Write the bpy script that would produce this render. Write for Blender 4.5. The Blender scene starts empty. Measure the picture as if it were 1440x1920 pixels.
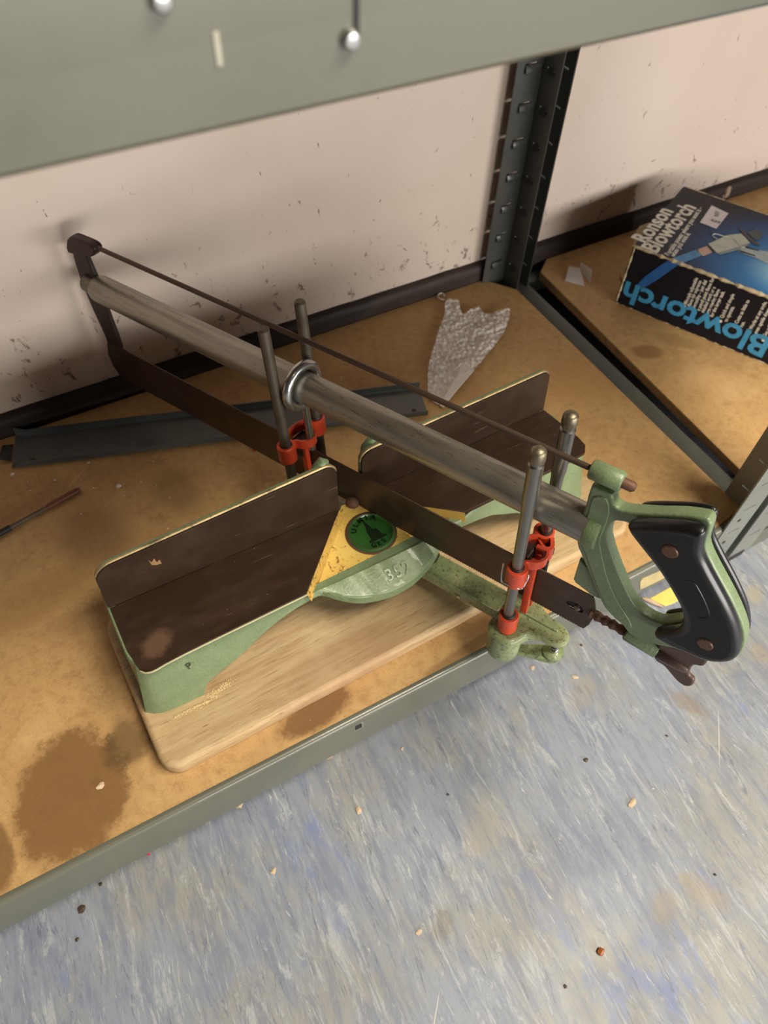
import bpy, bmesh, math, random
from mathutils import Vector, Matrix, Euler

random.seed(7)
scene = bpy.context.scene
col = scene.collection

# ------------------------------------------------------------------ camera
# x runs along the shelf, y towards the wall, z up; shelf boards top out at z = 0
CR = ((0.87508222, -0.48300996, 0.03053653),
      (-0.37273786, -0.71285628, -0.5940559),
      (0.30870307, 0.50846564, -0.80384396))
FPX = 1385.0
EYE = Vector((0.0, 0.0, 0.6))
camd = bpy.data.cameras.new('camera')
cam = bpy.data.objects.new('camera', camd)
col.objects.link(cam)
right, down, fwd = (Vector(r).normalized() for r in CR)
m = Matrix.Identity(4)
for i in range(3):
    m[i][0] = right[i]; m[i][1] = -down[i]; m[i][2] = -fwd[i]
m.translation = EYE
cam.matrix_world = m
camd.sensor_fit = 'VERTICAL'; camd.sensor_height = 36.0; camd.sensor_width = 27.0
camd.lens = FPX * 36.0 / 1920.0
camd.clip_start = 0.01
camd.dof.use_dof = True; camd.dof.focus_distance = 0.52; camd.dof.aperture_fstop = 9.0
scene.camera = cam

# ------------------------------------------------------------------ light
scene.view_settings.view_transform = 'Standard'
scene.view_settings.look = 'None'
scene.view_settings.exposure = 0.0
scene.view_settings.gamma = 1.0
scene.view_settings.use_curve_mapping = False
world = bpy.data.worlds.new('world'); scene.world = world
world.use_nodes = True
wb = world.node_tree.nodes['Background']
wb.inputs[0].default_value = (0.80, 0.86, 1.0, 1); wb.inputs[1].default_value = 0.06

def area(name, loc, target, sx, sy, power, rgb):
    d = bpy.data.lights.new(name, 'AREA'); d.shape = 'RECTANGLE'
    d.size = sx; d.size_y = sy; d.energy = power; d.color = rgb
    o = bpy.data.objects.new(name, d); col.objects.link(o)
    o.location = loc
    o.rotation_euler = (Vector(target) - Vector(loc)).to_track_quat('-Z', 'Y').to_euler()
    return o
area('ceiling_lamp', (0.80, -0.44, 2.0), (0.45, 0.1, 0), 1.2, 0.28, 60, (1.0, 0.90, 0.72))
area('window_light', (1.0, -1.9, 0.50), (0.4, 0.6, 0.14), 2.4, 0.45, 66, (1.0, 0.95, 0.90))

# ------------------------------------------------------------------ geometry of the place
def pix(u, v):
    """direction from the eye through a point of the photograph (1440 x 1920)"""
    a, b = (u - 720) / FPX, (v - 960) / FPX
    return right * a + down * b + fwd
def atz(u, v, z=0.0):
    d = pix(u, v); return EYE + d * ((z - EYE.z) / d.z)
def aty(u, v, y):
    d = pix(u, v); return EYE + d * (y / d.y)
def atplane(u, v, p, n):
    d = pix(u, v); return EYE + d * ((p - EYE).dot(n) / d.dot(n))

AZ = math.radians(25.3); TAU = math.atan(0.08)
PIV = Vector((0.187, 0.349, 0.0))
EW = Vector((math.cos(AZ), math.sin(AZ), 0))
ES = Vector((-math.sin(AZ) * math.cos(TAU), math.cos(AZ) * math.cos(TAU), -math.sin(TAU)))
EZ = EW.cross(ES)
def frame(o, x, y, z):
    M = Matrix.Identity(4)
    for i in range(3):
        M[i][0] = x[i]; M[i][1] = y[i]; M[i][2] = z[i]
    M.translation = o
    return M
SAW = frame(PIV, EW, ES, EZ)                 # local (w, s, z) of the tilted saw guide
SIDE = frame(PIV, ES, EZ, EW)                # outlines drawn in the blade plane: x = s, y = z, z = w
def side(u, v, w=0.0):
    p = atplane(u, v, PIV + EW * w, EW) - PIV
    return (p.dot(ES), p.dot(EZ))
def level(u, v, z):
    p = atplane(u, v, PIV + EZ * z, EZ) - PIV
    return (p.dot(EW), p.dot(ES))
ID = Matrix.Identity(4)

# ------------------------------------------------------------------ materials
def lin(c):
    f = lambda x: x / 12.92 if x <= 0.04045 else ((x + 0.055) / 1.055) ** 2.4
    return (f(c[0] / 255), f(c[1] / 255), f(c[2] / 255), 1)
class Mat:
    def __init__(s, name, rgb, rough=0.5, metal=0.0, spec=0.5, coat=0.0):
        s.m = bpy.data.materials.new(name); s.m.use_nodes = True
        s.nt = s.m.node_tree; s.N = s.nt.nodes; s.L = s.nt.links
        s.b = s.N['Principled BSDF']
        s.b.inputs['Roughness'].default_value = rough
        s.b.inputs['Metallic'].default_value = metal
        s.b.inputs['Specular IOR Level'].default_value = spec
        s.b.inputs['Coat Weight'].default_value = coat
        s.b.inputs['Base Color'].default_value = lin(rgb)
        s.tc = s.N.new('ShaderNodeTexCoord')
        s.color = None; s.rgb = lin(rgb)
        s.height = None
    def vec(s, scale=(1, 1, 1), loc=(0, 0, 0), rot=(0, 0, 0)):
        src = s.tc.outputs['Object']
        if any(rot):
            m0 = s.N.new('ShaderNodeMapping'); m0.inputs['Rotation'].default_value = rot
            s.L.new(src, m0.inputs['Vector']); src = m0.outputs[0]
        mp = s.N.new('ShaderNodeMapping')
        mp.inputs['Scale'].default_value = scale; mp.inputs['Location'].default_value = loc
        s.L.new(src, mp.inputs['Vector']); return mp.outputs[0]
    def noise(s, scale, detail=4, rough=0.55, stretch=(1, 1, 1), loc=(0, 0, 0), rot=(0, 0, 0), dist=0.0):
        n = s.N.new('ShaderNodeTexNoise'); n.inputs['Scale'].default_value = scale
        n.inputs['Detail'].default_value = detail; n.inputs['Roughness'].default_value = rough
        n.inputs['Distortion'].default_value = dist
        s.L.new(s.vec(stretch, loc, rot), n.inputs['Vector']); return n.outputs['Fac']
    def voro(s, scale, stretch=(1, 1, 1), feature='F1', loc=(0, 0, 0)):
        n = s.N.new('ShaderNodeTexVoronoi'); n.inputs['Scale'].default_value = scale; n.feature = feature
        s.L.new(s.vec(stretch, loc), n.inputs['Vector']); return n.outputs['Distance']
    def ramp(s, fac, lo, hi, a=0.0, b=1.0):
        r = s.N.new('ShaderNodeMapRange'); r.inputs['From Min'].default_value = lo; r.inputs['From Max'].default_value = hi
        r.inputs['To Min'].default_value = a; r.inputs['To Max'].default_value = b
        r.interpolation_type = 'SMOOTHSTEP' if lo < hi else 'LINEAR'
        s.L.new(fac, r.inputs['Value']); return r.outputs[0]
    def math(s, op, a, b=None):
        n = s.N.new('ShaderNodeMath'); n.operation = op
        for i, v in enumerate((a, b)):
            if v is None: continue
            if isinstance(v, (int, float)): n.inputs[i].default_value = v
            else: s.L.new(v, n.inputs[i])
        return n.outputs[0]
    def mix(s, fac, rgb, strength=1.0):
        if strength != 1.0: fac = s.math('MULTIPLY', fac, strength)
        n = s.N.new('ShaderNodeMix'); n.data_type = 'RGBA'
        s.L.new(fac, n.inputs[0])
        if s.color is None: n.inputs[6].default_value = s.rgb
        else: s.L.new(s.color, n.inputs[6])
        n.inputs[7].default_value = lin(rgb)
        s.color = n.outputs[2]; s.L.new(s.color, s.b.inputs['Base Color']); return s
    def bump(s, h, strength=0.3, dist=0.001):
        n = s.N.new('ShaderNodeBump'); n.inputs['Strength'].default_value = strength
        n.inputs['Distance'].default_value = dist
        s.L.new(h, n.inputs['Height'])
        if s.height is not None: s.L.new(s.height, n.inputs['Normal'])
        s.height = n.outputs[0]; s.L.new(n.outputs[0], s.b.inputs['Normal']); return s
    def blob(s, c, r, ang=0.0, warp=0.5, soft=0.35, wscale=55):
        """a stain with a shape of its own: an ellipse in xy, edge broken up by noise"""
        mp = s.N.new('ShaderNodeMapping'); mp.vector_type = 'TEXTURE'
        mp.inputs['Location'].default_value = (c[0], c[1], 0)
        mp.inputs['Rotation'].default_value = (0, 0, ang)
        mp.inputs['Scale'].default_value = (r[0], r[1], 1000)
        s.L.new(s.tc.outputs['Object'], mp.inputs['Vector'])
        ln = s.N.new('ShaderNodeVectorMath'); ln.operation = 'LENGTH'
        s.L.new(mp.outputs[0], ln.inputs[0])
        n = s.noise(wscale, 9, 0.78)
        d = s.math('ADD', ln.outputs['Value'], s.math('MULTIPLY', s.math('SUBTRACT', n, 0.5), warp * 2))
        return s.ramp(d, 1.0 + soft / 2, 1.0 - soft / 2) if False else s.math('SUBTRACT', 1.0, s.ramp(d, 1.0 - soft / 2, 1.0 + soft / 2))
    def rough(s, fac, a, b):
        s.L.new(s.ramp(fac, 0.3, 0.7, a, b), s.b.inputs['Roughness']); return s

def mk_green():
    k = Mat('hammered_green_paint', (108, 126, 92), 0.42, 0.0, 0.5, 0.1)
    k.mix(k.ramp(k.noise(70, 6), 0.4, 0.75), (124, 140, 102), 0.6)
    k.mix(k.ramp(k.noise(900, 2), 0.5, 0.75), (144, 158, 116), 0.5)
    k.mix(k.ramp(k.noise(230, 6, 0.75), 0.635, 0.68), (54, 50, 32), 0.85)
    k.bump(k.noise(420, 3, 0.5), 0.35, 0.0008)
    return k.m
def mk_green_worn():
    k = Mat('worn_green_paint', (128, 142, 100), 0.38, 0.0, 0.5, 0.2)
    k.mix(k.ramp(k.noise(40, 5), 0.35, 0.7), (162, 170, 120), 0.8)
    k.mix(k.ramp(k.noise(300, 8, 0.85), 0.535, 0.59), (66, 58, 34), 0.9)
    k.bump(k.noise(300, 5, 0.7), 0.4, 0.0008)
    return k.m
def mk_phenolic():
    k = Mat('dark_brown_laminate', (48, 33, 24), 0.45, 0.0, 0.22)
    k.mix(k.ramp(k.noise(22, 6, 0.6, (1, 3, 1)), 0.4, 0.75), (66, 50, 38), 0.7)
    k.mix(k.ramp(k.noise(160, 3, 0.6, (0.12, 1.4, 1), (0, 0, 0), (0, 0, -0.02)), 0.66, 0.76), (108, 88, 70), 0.5)
    k.mix(k.ramp(k.noise(420, 2), 0.74, 0.8), (170, 150, 120), 0.5)
    k.mix(k.blob((-0.202, -0.052), (0.012, 0.009), 0.4, 0.8, 0.8, 90), (126, 98, 78), 0.45)
    k.rough(k.noise(25, 4), 0.34, 0.55)
    return k.m
def mk_steel(name='dull_steel', rgb=(120, 116, 106), rough=0.42, rust=0.5, metal=0.85, stretch=(1, 1, 1)):
    k = Mat(name, rgb, rough, metal)
    k.mix(k.ramp(k.noise(60, 6, 0.65, stretch), 0.45, 0.75), (84, 68, 54), rust)
    k.mix(k.ramp(k.noise(500, 4, 0.7), 0.58, 0.7), (60, 46, 36), rust * 0.8)
    k.bump(k.noise(500, 3), 0.15, 0.0004)
    return k.m
def mk_blade():
    k = Mat('browned_blade_steel', (74, 60, 50), 0.44, 0.55)
    k.mix(k.ramp(k.noise(30, 5, 0.6, (1, 1, 2)), 0.35, 0.7), (92, 76, 60), 0.6)
    k.mix(k.ramp(k.noise(260, 4, 0.7), 0.6, 0.75), (48, 36, 28), 0.5)
    k.rough(k.noise(60, 3), 0.34, 0.5)
    return k.m
def mk_tube():
    k = Mat('dull_galvanised_tube', (158, 154, 142), 0.36, 0.8)
    al = (0, 0, -AZ)
    k.mix(k.ramp(k.noise(160, 5, 0.6, (1, 0.03, 1), (0, 0, 0), al), 0.45, 0.65), (128, 124, 114), 0.7)
    k.mix(k.ramp(k.noise(600, 5, 0.75, (1, 0.1, 1), (0, 0, 0), al), 0.59, 0.66), (92, 70, 54), 0.7)
    k.bump(k.noise(400, 3), 0.1, 0.0004)
    return k.m
def mk_paint(name, rgb, rough=0.45, scratches=0.4, worn=(60, 44, 34)):
    k = Mat(name, rgb, rough, 0.0, 0.5, 0.1)
    k.mix(k.ramp(k.noise(30, 4), 0.4, 0.7), tuple(int(c * 0.88) for c in rgb), 0.6)
    k.mix(k.ramp(k.noise(230, 7, 0.8), 0.575, 0.64), worn, scratches)
    return k.m
def mk_grey_paint(name, rgb, sc=(196, 190, 168)):
    k = Mat(name, rgb, 0.34, 0.0, 0.5, 0.3)
    k.mix(k.ramp(k.noise(14, 4), 0.4, 0.7), tuple(int(c * 0.9) for c in rgb), 0.7)
    k.mix(k.ramp(k.noise(90, 4, 0.7, (0.25, 1, 1), (0, 0, 0), (0, 0.5, 0)), 0.73, 0.77), sc, 0.5)
    k.mix(k.ramp(k.noise(140, 3, 0.6), 0.74, 0.78), (70, 62, 46), 0.5)
    k.bump(k.noise(60, 2), 0.08, 0.001)
    return k.m
def mk_board(name, stains):
    k = Mat(name, (194, 159, 106), 0.62, 0.0, 0.35)
    k.mix(k.ramp(k.noise(14, 7, 0.7), 0.35, 0.7), (180, 142, 94), 0.9)
    k.mix(k.ramp(k.noise(110, 9, 0.85), 0.45, 0.62), (160, 122, 78), 0.6)
    k.mix(k.ramp(k.noise(26, 8, 0.8, (1, 1, 1), (11, 4, 0)), 0.54, 0.66), (142, 108, 68), 0.5)
    k.mix(k.ramp(k.noise(7, 5, 0.6, (1, 1, 1), (3, 1, 0)), 0.55, 0.72), (210, 174, 124), 0.6)
    k.mix(k.ramp(k.noise(800, 6, 0.8), 0.5, 0.72), (130, 96, 60), 0.6)
    k.mix(k.ramp(k.noise(60, 2, 0.6, (1, 0.06, 1), (1, 3, 0), (0, 0, 0.9)), 0.74, 0.78), (222, 190, 140), 0.4)
    for c, r, a, rgb, st, warp, soft in stains:
        k.mix(k.blob(c, r, a, warp, soft), rgb, st)
    k.mix(k.ramp(k.noise(190, 3, 0.6, (1, 1, 1), (9, 2, 0)), 0.72, 0.75), (84, 56, 32), 0.8)
    k.mix(k.ramp(k.noise(330, 2, 0.5, (1, 1, 1), (2, 7, 0)), 0.78, 0.80), (226, 208, 176), 0.8)
    k.bump(k.noise(260, 5, 0.7), 0.18, 0.0006)
    return k.m
def mk_beech():
    k = Mat('worn_beech_wood', (188, 163, 124), 0.6, 0.0, 0.35)
    k.mix(k.ramp(k.noise(110, 7, 0.7, (0.1, 1.3, 1), (0, 0, 0), (0, 0, -0.03)), 0.38, 0.66), (168, 138, 98), 0.8)
    k.mix(k.ramp(k.noise(420, 6, 0.75, (0.08, 1.2, 1), (0, 0, 0), (0, 0, -0.03)), 0.5, 0.68), (128, 98, 64), 0.6)
    k.mix(k.ramp(k.noise(14, 5, 0.6), 0.5, 0.75), (214, 190, 148), 0.6)
    k.mix(k.ramp(k.noise(170, 6, 0.7, (0.25, 1.2, 1), (5, 0, 0)), 0.66, 0.72), (110, 78, 48), 0.8)
    k.mix(k.blob((0.12, 0.245), (0.07, 0.02), 0.1, 0.6, 0.9), (150, 112, 78), 0.45)
    k.bump(k.noise(140, 5, 0.7, (0.15, 1.5, 1)), 0.25, 0.0006)
    return k.m
def mk_wall():
    k = Mat('chipped_cream_wall_paint', (222, 206, 192), 0.55, 0.0, 0.4)
    k.mix(k.ramp(k.noise(4, 4), 0.35, 0.7), (212, 194, 176), 0.6)
    dens = k.math('SUBTRACT', k.noise(5, 3, 0.6, (1, 1, 1), (4, 0, 2)), 0.0)
    low = k.N.new('ShaderNodeSeparateXYZ'); k.L.new(k.tc.outputs['Object'], low.inputs[0])
    near = k.ramp(low.outputs['Z'], 0.02, 0.24, 0.088, 0.004)
    chips = k.noise(62, 8, 0.75, (1, 1, 0.7), (0, 0, 0), (0, 0.35, 0), 0.6)
    f = k.math('ADD', k.math('ADD', chips, near), k.math('MULTIPLY', k.math('SUBTRACT', dens, 0.5), 0.22))
    k.mix(k.ramp(f, 0.675, 0.70), (116, 96, 78), 0.85)
    k.mix(k.ramp(k.noise(150, 3, 0.6, (1.0, 1, 0.4), (7, 3, 1)), 0.715, 0.74), (84, 66, 50), 0.8)
    k.bump(k.noise(25, 5), 0.12, 0.002)
    return k.m
def mk_skirting():
    k = Mat('black_painted_skirting', (44, 34, 28), 0.6, 0.0, 0.4)
    k.mix(k.ramp(k.noise(24, 6, 0.7, (0.5, 1, 1)), 0.5, 0.7), (70, 58, 48), 0.7)
    k.mix(k.ramp(k.noise(60, 5, 0.7), 0.68, 0.72), (130, 108, 88), 0.6)
    k.bump(k.noise(60, 5, 0.7), 0.5, 0.002)
    return k.m
def mk_floor():
    k = Mat('marbled_blue_grey_vinyl', (139, 146, 160), 0.38, 0.0, 0.5)
    k.mix(k.ramp(k.noise(9, 5, 0.65, (1, 0.8, 1), (2, 2, 0)), 0.42, 0.62), (148, 147, 138), 0.8)
    k.mix(k.ramp(k.noise(60, 9, 0.8, (1.3, 0.22, 1), (0, 0, 0), (0, 0, 0.05), 0.6), 0.44, 0.60), (108, 116, 138), 0.6)
    k.mix(k.ramp(k.noise(75, 9, 0.8, (1.4, 0.22, 1), (3, 5, 0), (0, 0, 0.08), 0.8), 0.52, 0.62), (172, 176, 180), 0.75)
    k.mix(k.ramp(k.noise(10, 6, 0.65, (1.2, 0.5, 1), (6, 3, 0)), 0.57, 0.66), (106, 124, 172), 0.6)
    k.mix(k.ramp(k.noise(110, 7, 0.8, (1.4, 0.2, 1), (8, 5, 0), (0, 0, 0.10), 1.2), 0.57, 0.63), (92, 98, 116), 0.7)
    k.mix(k.ramp(k.noise(160, 7, 0.8, (1.3, 0.17, 1), (1, 9, 0), (0, 0, 0.02), 1.0), 0.60, 0.66), (200, 201, 196), 0.7)
    k.mix(k.ramp(k.noise(500, 5, 0.75, (1, 0.6, 1)), 0.5, 0.7), (122, 126, 130), 0.5)
    for u, v, rx, ry, c in ((1245, 1700, .013, .010, (144, 126, 94)), (1318, 1670, .011, .020, (154, 135, 100)),
                            (830, 1735, .012, .008, (108, 100, 75)), (1090, 1300, .02, .012, (154, 144, 126)),
                            (1290, 1320, .008, .02, (127, 100, 63)), (1415, 1115, .012, .008, (171, 158, 126)),
                            (900, 1560, .02, .014, (158, 151, 135)), (1425, 1225, .01, .01, (162, 144, 117))):
        p = atz(u, v, -0.1)
        k.mix(k.blob((p.x, p.y), (rx, ry), 0.5, 0.9, 0.9, 90), c, 0.38)
    k.mix(k.ramp(k.noise(260, 2, 0.5, (1, 1, 1), (2, 7, 0)), 0.775, 0.79), (54, 50, 45), 0.8)
    k.mix(k.ramp(k.noise(120, 2, 0.5, (1, 1, 1), (5, 1, 0)), 0.79, 0.80), (214, 210, 201), 0.9)
    # long scratches
    for a, sc, off in ((0.75, 9, 1.0), (-0.5, 7, 4.0)):
        k.mix(k.ramp(k.noise(sc * 26, 1, 0.3, (1, 0.02, 1), (off, 0, 0), (0, 0, a)), 0.795, 0.81), (208, 205, 192), 0.7)
    k.rough(k.noise(12, 5), 0.42, 0.6)
    k.bump(k.noise(120, 5, 0.7, (1.5, 0.3, 1)), 0.08, 0.0006)
    return k.m
def mk_plain(name, rgb, rough=0.5, metal=0.0, var=0.85, coat=0.0):
    k = Mat(name, rgb, rough, metal, 0.5, coat)
    k.mix(k.ramp(k.noise(80, 4), 0.4, 0.7), tuple(int(c * var) for c in rgb), 0.6)
    return k.m
def mk_yellow():
    k = Mat('chipped_yellow_paint', (238, 204, 110), 0.42, 0.0, 0.5, 0.15)
    k.mix(k.ramp(k.noise(30, 4), 0.4, 0.7), (226, 184, 96), 0.6)
    f = k.math('ADD', k.noise(330, 5, 0.75), k.math('MULTIPLY', k.math('SUBTRACT', k.noise(38, 3, 0.6, (1, 1, 1), (1, 4, 0)), 0.5), 0.55))
    k.mix(k.ramp(f, 0.58, 0.63), (134, 88, 34), 0.85)
    return k.m
def mk_bubble():
    k = Mat('clear_bubble_plastic', (238, 232, 224), 0.2, 0.0, 0.7)
    k.b.inputs['Alpha'].default_value = 0.85
    k.mix(k.ramp(k.noise(260, 5, 0.7), 0.45, 0.7), (214, 206, 196), 0.7)
    k.bump(k.noise(620, 3, 0.6), 0.6, 0.001)
    return k.m
def mk_box(name):
    k = Mat(name, (20, 21, 31), 0.5, 0.0, 0.3, 0)
    k.mix(k.ramp(k.noise(60, 7, 0.8, (1, 1, 1)), 0.68, 0.74), (190, 184, 170), 0.5)
    k.bump(k.noise(40, 5), 0.2, 0.001)
    return k

GREEN = mk_green(); GREENW = mk_green_worn(); PHEN = mk_phenolic(); YEL = mk_yellow()
STEEL = mk_steel(); DARKROD = mk_steel('rusty_post_steel', (104, 96, 84), 0.45, 0.75, 0.7)
BRIGHT = mk_steel('polished_post_steel', (138, 136, 130), 0.32, 0.35, 0.92)
ZINC = mk_steel('bright_zinc', (190, 190, 186), 0.25, 0.1, 0.95)
BRASS = mk_steel('aged_brass', (126, 118, 96), 0.42, 0.7, 0.8)
TROD = mk_steel('browned_rod', (84, 68, 58), 0.5, 0.5, 0.5)
BLADE = mk_blade(); TUBE = mk_tube()
DARK = mk_steel('blackened_iron', (58, 48, 42), 0.5, 0.4, 0.6)
RUST = mk_steel('rusty_iron', (104, 74, 58), 0.6, 0.7, 0.4)
RED = mk_paint('red_enamel', (206, 72, 40), 0.38, 0.7)
BROWNP = mk_plain('brown_plastic', (84, 62, 52), 0.4)
BLACKP = mk_plain('black_grip_plastic', (17, 16, 17), 0.34, 0, 0.8, 0.1)
COPPER = mk_plain('browned_screw', (104, 76, 62), 0.4, 0.5)
BEAMG = mk_grey_paint('grey_beam_paint', (97, 98, 85))
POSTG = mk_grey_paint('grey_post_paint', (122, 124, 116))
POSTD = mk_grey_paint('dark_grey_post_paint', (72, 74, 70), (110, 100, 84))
STRIPG = mk_grey_paint('slate_grey_paint', (82, 86, 84))
BLACK = mk_plain('black_plastic', (30, 28, 26), 0.6)
GOLD = mk_steel('bare_brassy_edge', (188, 168, 122), 0.42, 0.9, 0.6)

def P2(u, v, z=0.0):
    p = atz(u, v, z); return (p.x, p.y)
LBOARD = mk_board('left_hardboard', [
    (P2(135, 1488), (0.043, 0.050), -0.35, (116, 82, 42), 0.85, 0.75, 0.35),
    (P2(-10, 1600), (0.012, 0.03), 0, (112, 80, 42), 0.8, 0.6, 0.4),
    (P2(235, 1395), (0.017, 0.02), 0, (84, 62, 36), 0.7, 1.2, 0.8),
    (P2(590, 1335), (0.036, 0.013), 0.1, (108, 74, 40), 0.85, 0.9, 0.5),
    (P2(880, 1215), (0.05, 0.005), 0.1, (112, 80, 48), 0.5, 0.9, 0.7),
    (P2(180, 1010), (0.03, 0.04), 0.2, (110, 84, 52), 0.5, 0.9, 0.9),
    (P2(330, 920), (0.02, 0.03), 0.2, (110, 84, 52), 0.45, 0.9, 0.9),
    (P2(60, 1130), (0.05, 0.02), 0.2, (150, 112, 68), 0.5, 0.9, 0.9),
    (P2(1110, 700), (0.06, 0.04), 0.2, (178, 134, 80), 0.5, 0.9, 0.9)])
RBOARD = mk_board('right_hardboard', [
    (P2(1215, 660), (0.020, 0.012), -0.5, (138, 104, 62), 0.8, 0.8, 0.5),
    (P2(1270, 640), (0.030, 0.010), -0.9, (146, 112, 70), 0.5, 1.0, 0.7)])

# ------------------------------------------------------------------ mesh helpers
def link(name, me, mat, parent=None, kind=None, label=None, smooth=None):
    """verts of me are in world space; they are moved into the parent's space"""
    if parent is not None: me.transform(INV[parent.name])
    o = bpy.data.objects.new(name, me); col.objects.link(o)
    if parent is not None: o.parent = parent
    if mat is not None:
        me.materials.clear(); me.materials.append(mat)
    if smooth is not None:
        for p in me.polygons: p.use_smooth = True
        me.set_sharp_from_angle(angle=math.radians(smooth))
    if kind: o['kind'] = kind
    if label: o['label'] = label
    return o
def under(o, part):
    """o becomes a sub-part: parts carry no offset of their own, so the parent can simply change"""
    o.parent = part; return o
INV = {}
def root(name, loc, label, cat, group=None):
    o = bpy.data.objects.new(name, None); col.objects.link(o); o.location = loc
    o.empty_display_size = 0.02
    INV[o.name] = Matrix.Translation(-Vector(loc))
    o['label'] = label; o['category'] = cat
    if group: o['group'] = group
    return o
def tag(o, label, cat, group=None):
    o['label'] = label; o['category'] = cat
    if group: o['group'] = group
    return o
def recenter(o):
    """put the origin of a single mesh thing at its base"""
    me = o.data; xs = [v.co for v in me.vertices]
    c = Vector((sum(v.x for v in xs) / len(xs), sum(v.y for v in xs) / len(xs), min(v.z for v in xs)))
    me.transform(Matrix.Translation(-c)); o.location = c
    return o
def sub(o, p):
    """o becomes a sub-part of part p (p has identity offset to its root)"""
    o.parent = p; return o
def bmm(fn, M=ID):
    bm = bmesh.new(); fn(bm); bm.transform(M)
    bmesh.ops.recalc_face_normals(bm, faces=bm.faces)
    me = bpy.data.meshes.new('m'); bm.to_mesh(me); bm.free(); return me
def join(mes):
    bm = bmesh.new()
    for q in mes: bm.from_mesh(q)
    me = bpy.data.meshes.new('m'); bm.to_mesh(me); bm.free(); return me
def box(x0, x1, y0, y1, z0, z1, M=ID, bev=0.0, seg=2):
    def f(bm):
        bmesh.ops.create_cube(bm, size=1, matrix=Matrix.Translation(((x0 + x1) / 2, (y0 + y1) / 2, (z0 + z1) / 2)) @ Matrix.Diagonal((x1 - x0, y1 - y0, z1 - z0, 1)))
        if bev: bmesh.ops.bevel(bm, geom=bm.edges[:], offset=bev, segments=seg, affect='EDGES', profile=0.5)
    return bmm(f, M)
def catmull(pts, n=4, closed=True):
    out = []; N = len(pts)
    rng = range(N) if closed else range(N - 1)
    for i in rng:
        g = lambda k: pts[k % N] if closed else pts[max(0, min(N - 1, k))]
        p0, p1, p2, p3 = g(i - 1), g(i), g(i + 1), g(i + 2)
        for j in range(n):
            t = j / n
            out.append(tuple(0.5 * (2 * b + (c - a) * t + (2 * a - 5 * b + 4 * c - d) * t * t + (-a + 3 * b - 3 * c + d) * t ** 3)
                             for a, b, c, d in zip(p0, p1, p2, p3)))
    if not closed: out.append(tuple(pts[-1]))
    return out
def plate(loops, z0, z1, bev=0.0, M=ID, bres=2):
    """flat plate with an outline and holes, edges rounded by bev"""
    cu = bpy.data.curves.new('c', 'CURVE'); cu.dimensions = '2D'; cu.fill_mode = 'BOTH'
    for lp in loops:
        sp = cu.splines.new('POLY'); sp.points.add(len(lp) - 1)
        for q, p in zip(sp.points, lp): q.co = (p[0], p[1], 0, 1)
        sp.use_cyclic_u = True
    h = (z1 - z0) / 2
    cu.extrude = max(h - bev, 1e-5); cu.bevel_depth = bev; cu.bevel_resolution = bres
    cu.offset = -bev
    o = bpy.data.objects.new('c', cu); col.objects.link(o)
    me = bpy.data.meshes.new_from_object(o.evaluated_get(bpy.context.evaluated_depsgraph_get()))
    bpy.data.objects.remove(o); bpy.data.curves.remove(cu)
    me.materials.clear()
    me.transform(M @ Matrix.Translation((0, 0, (z0 + z1) / 2)))
    return me
def text(body, size, depth, M, align='LEFT', bold=0.0, sx=1.0, spacing=1.0):
    cu = bpy.data.curves.new('t', 'FONT'); cu.body = body; cu.size = size; cu.extrude = depth
    cu.align_x = align; cu.offset = bold; cu.space_character = spacing; cu.resolution_u = 3
    o = bpy.data.objects.new('t', cu); col.objects.link(o)
    me = bpy.data.meshes.new_from_object(o.evaluated_get(bpy.context.evaluated_depsgraph_get()))
    bpy.data.objects.remove(o); bpy.data.curves.remove(cu)
    me.materials.clear(); me.transform(M @ Matrix.Diagonal((sx, 1, 1, 1)))
    return me
def tube(pts, r, seg=12, M=ID, closed=False, cap=True):
    pts = [Vector(p) for p in pts]; n = len(pts)
    rr = r if isinstance(r, (list, tuple)) else [r] * n
    def f(bm):
        rings = []; up = None
        for i, p in enumerate(pts):
            a = pts[(i - 1) % n] if (closed or i) else p
            b = pts[(i + 1) % n] if (closed or i < n - 1) else p
            t = (b - a).normalized()
            if up is None:
                up = t.cross(Vector((0, 0, 1)) if abs(t.z) < 0.9 else Vector((1, 0, 0))).normalized()
            up = (up - t * up.dot(t)).normalized(); v = t.cross(up)
            rings.append([bm.verts.new(p + (up * math.cos(2 * math.pi * k / seg) + v * math.sin(2 * math.pi * k / seg)) * rr[i]) for k in range(seg)])
        for i in range(n if closed else n - 1):
            A, B = rings[i], rings[(i + 1) % n]
            for k in range(seg): bm.faces.new((A[k], A[(k + 1) % seg], B[(k + 1) % seg], B[k]))
        if cap and not closed:
            bm.faces.new(rings[0][::-1]); bm.faces.new(rings[-1])
    return bmm(f, M)
def lathe(prof, seg=20, M=ID):
    """prof: (radius, height) up the local z axis"""
    def f(bm):
        rings = [[bm.verts.new((max(r, 1e-5) * math.cos(2 * math.pi * k / seg), max(r, 1e-5) * math.sin(2 * math.pi * k / seg), z)) for k in range(seg)] for r, z in prof]
        for A, B in zip(rings, rings[1:]):
            for k in range(seg): bm.faces.new((A[k], A[(k + 1) % seg], B[(k + 1) % seg], B[k]))
        bm.faces.new(rings[0][::-1]); bm.faces.new(rings[-1])
    return bmm(f, M)
def sheet(fn, nu, nv, thick=0.0, M=ID):
    def f(bm):
        g = [[bm.verts.new(fn(i / nu, j / nv)) for j in range(nv + 1)] for i in range(nu + 1)]
        for i in range(nu):
            for j in range(nv): bm.faces.new((g[i][j], g[i + 1][j], g[i + 1][j + 1], g[i][j + 1]))
        if thick: bmesh.ops.solidify(bm, geom=bm.faces[:], thickness=thick)
    return bmm(f, M)
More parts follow.
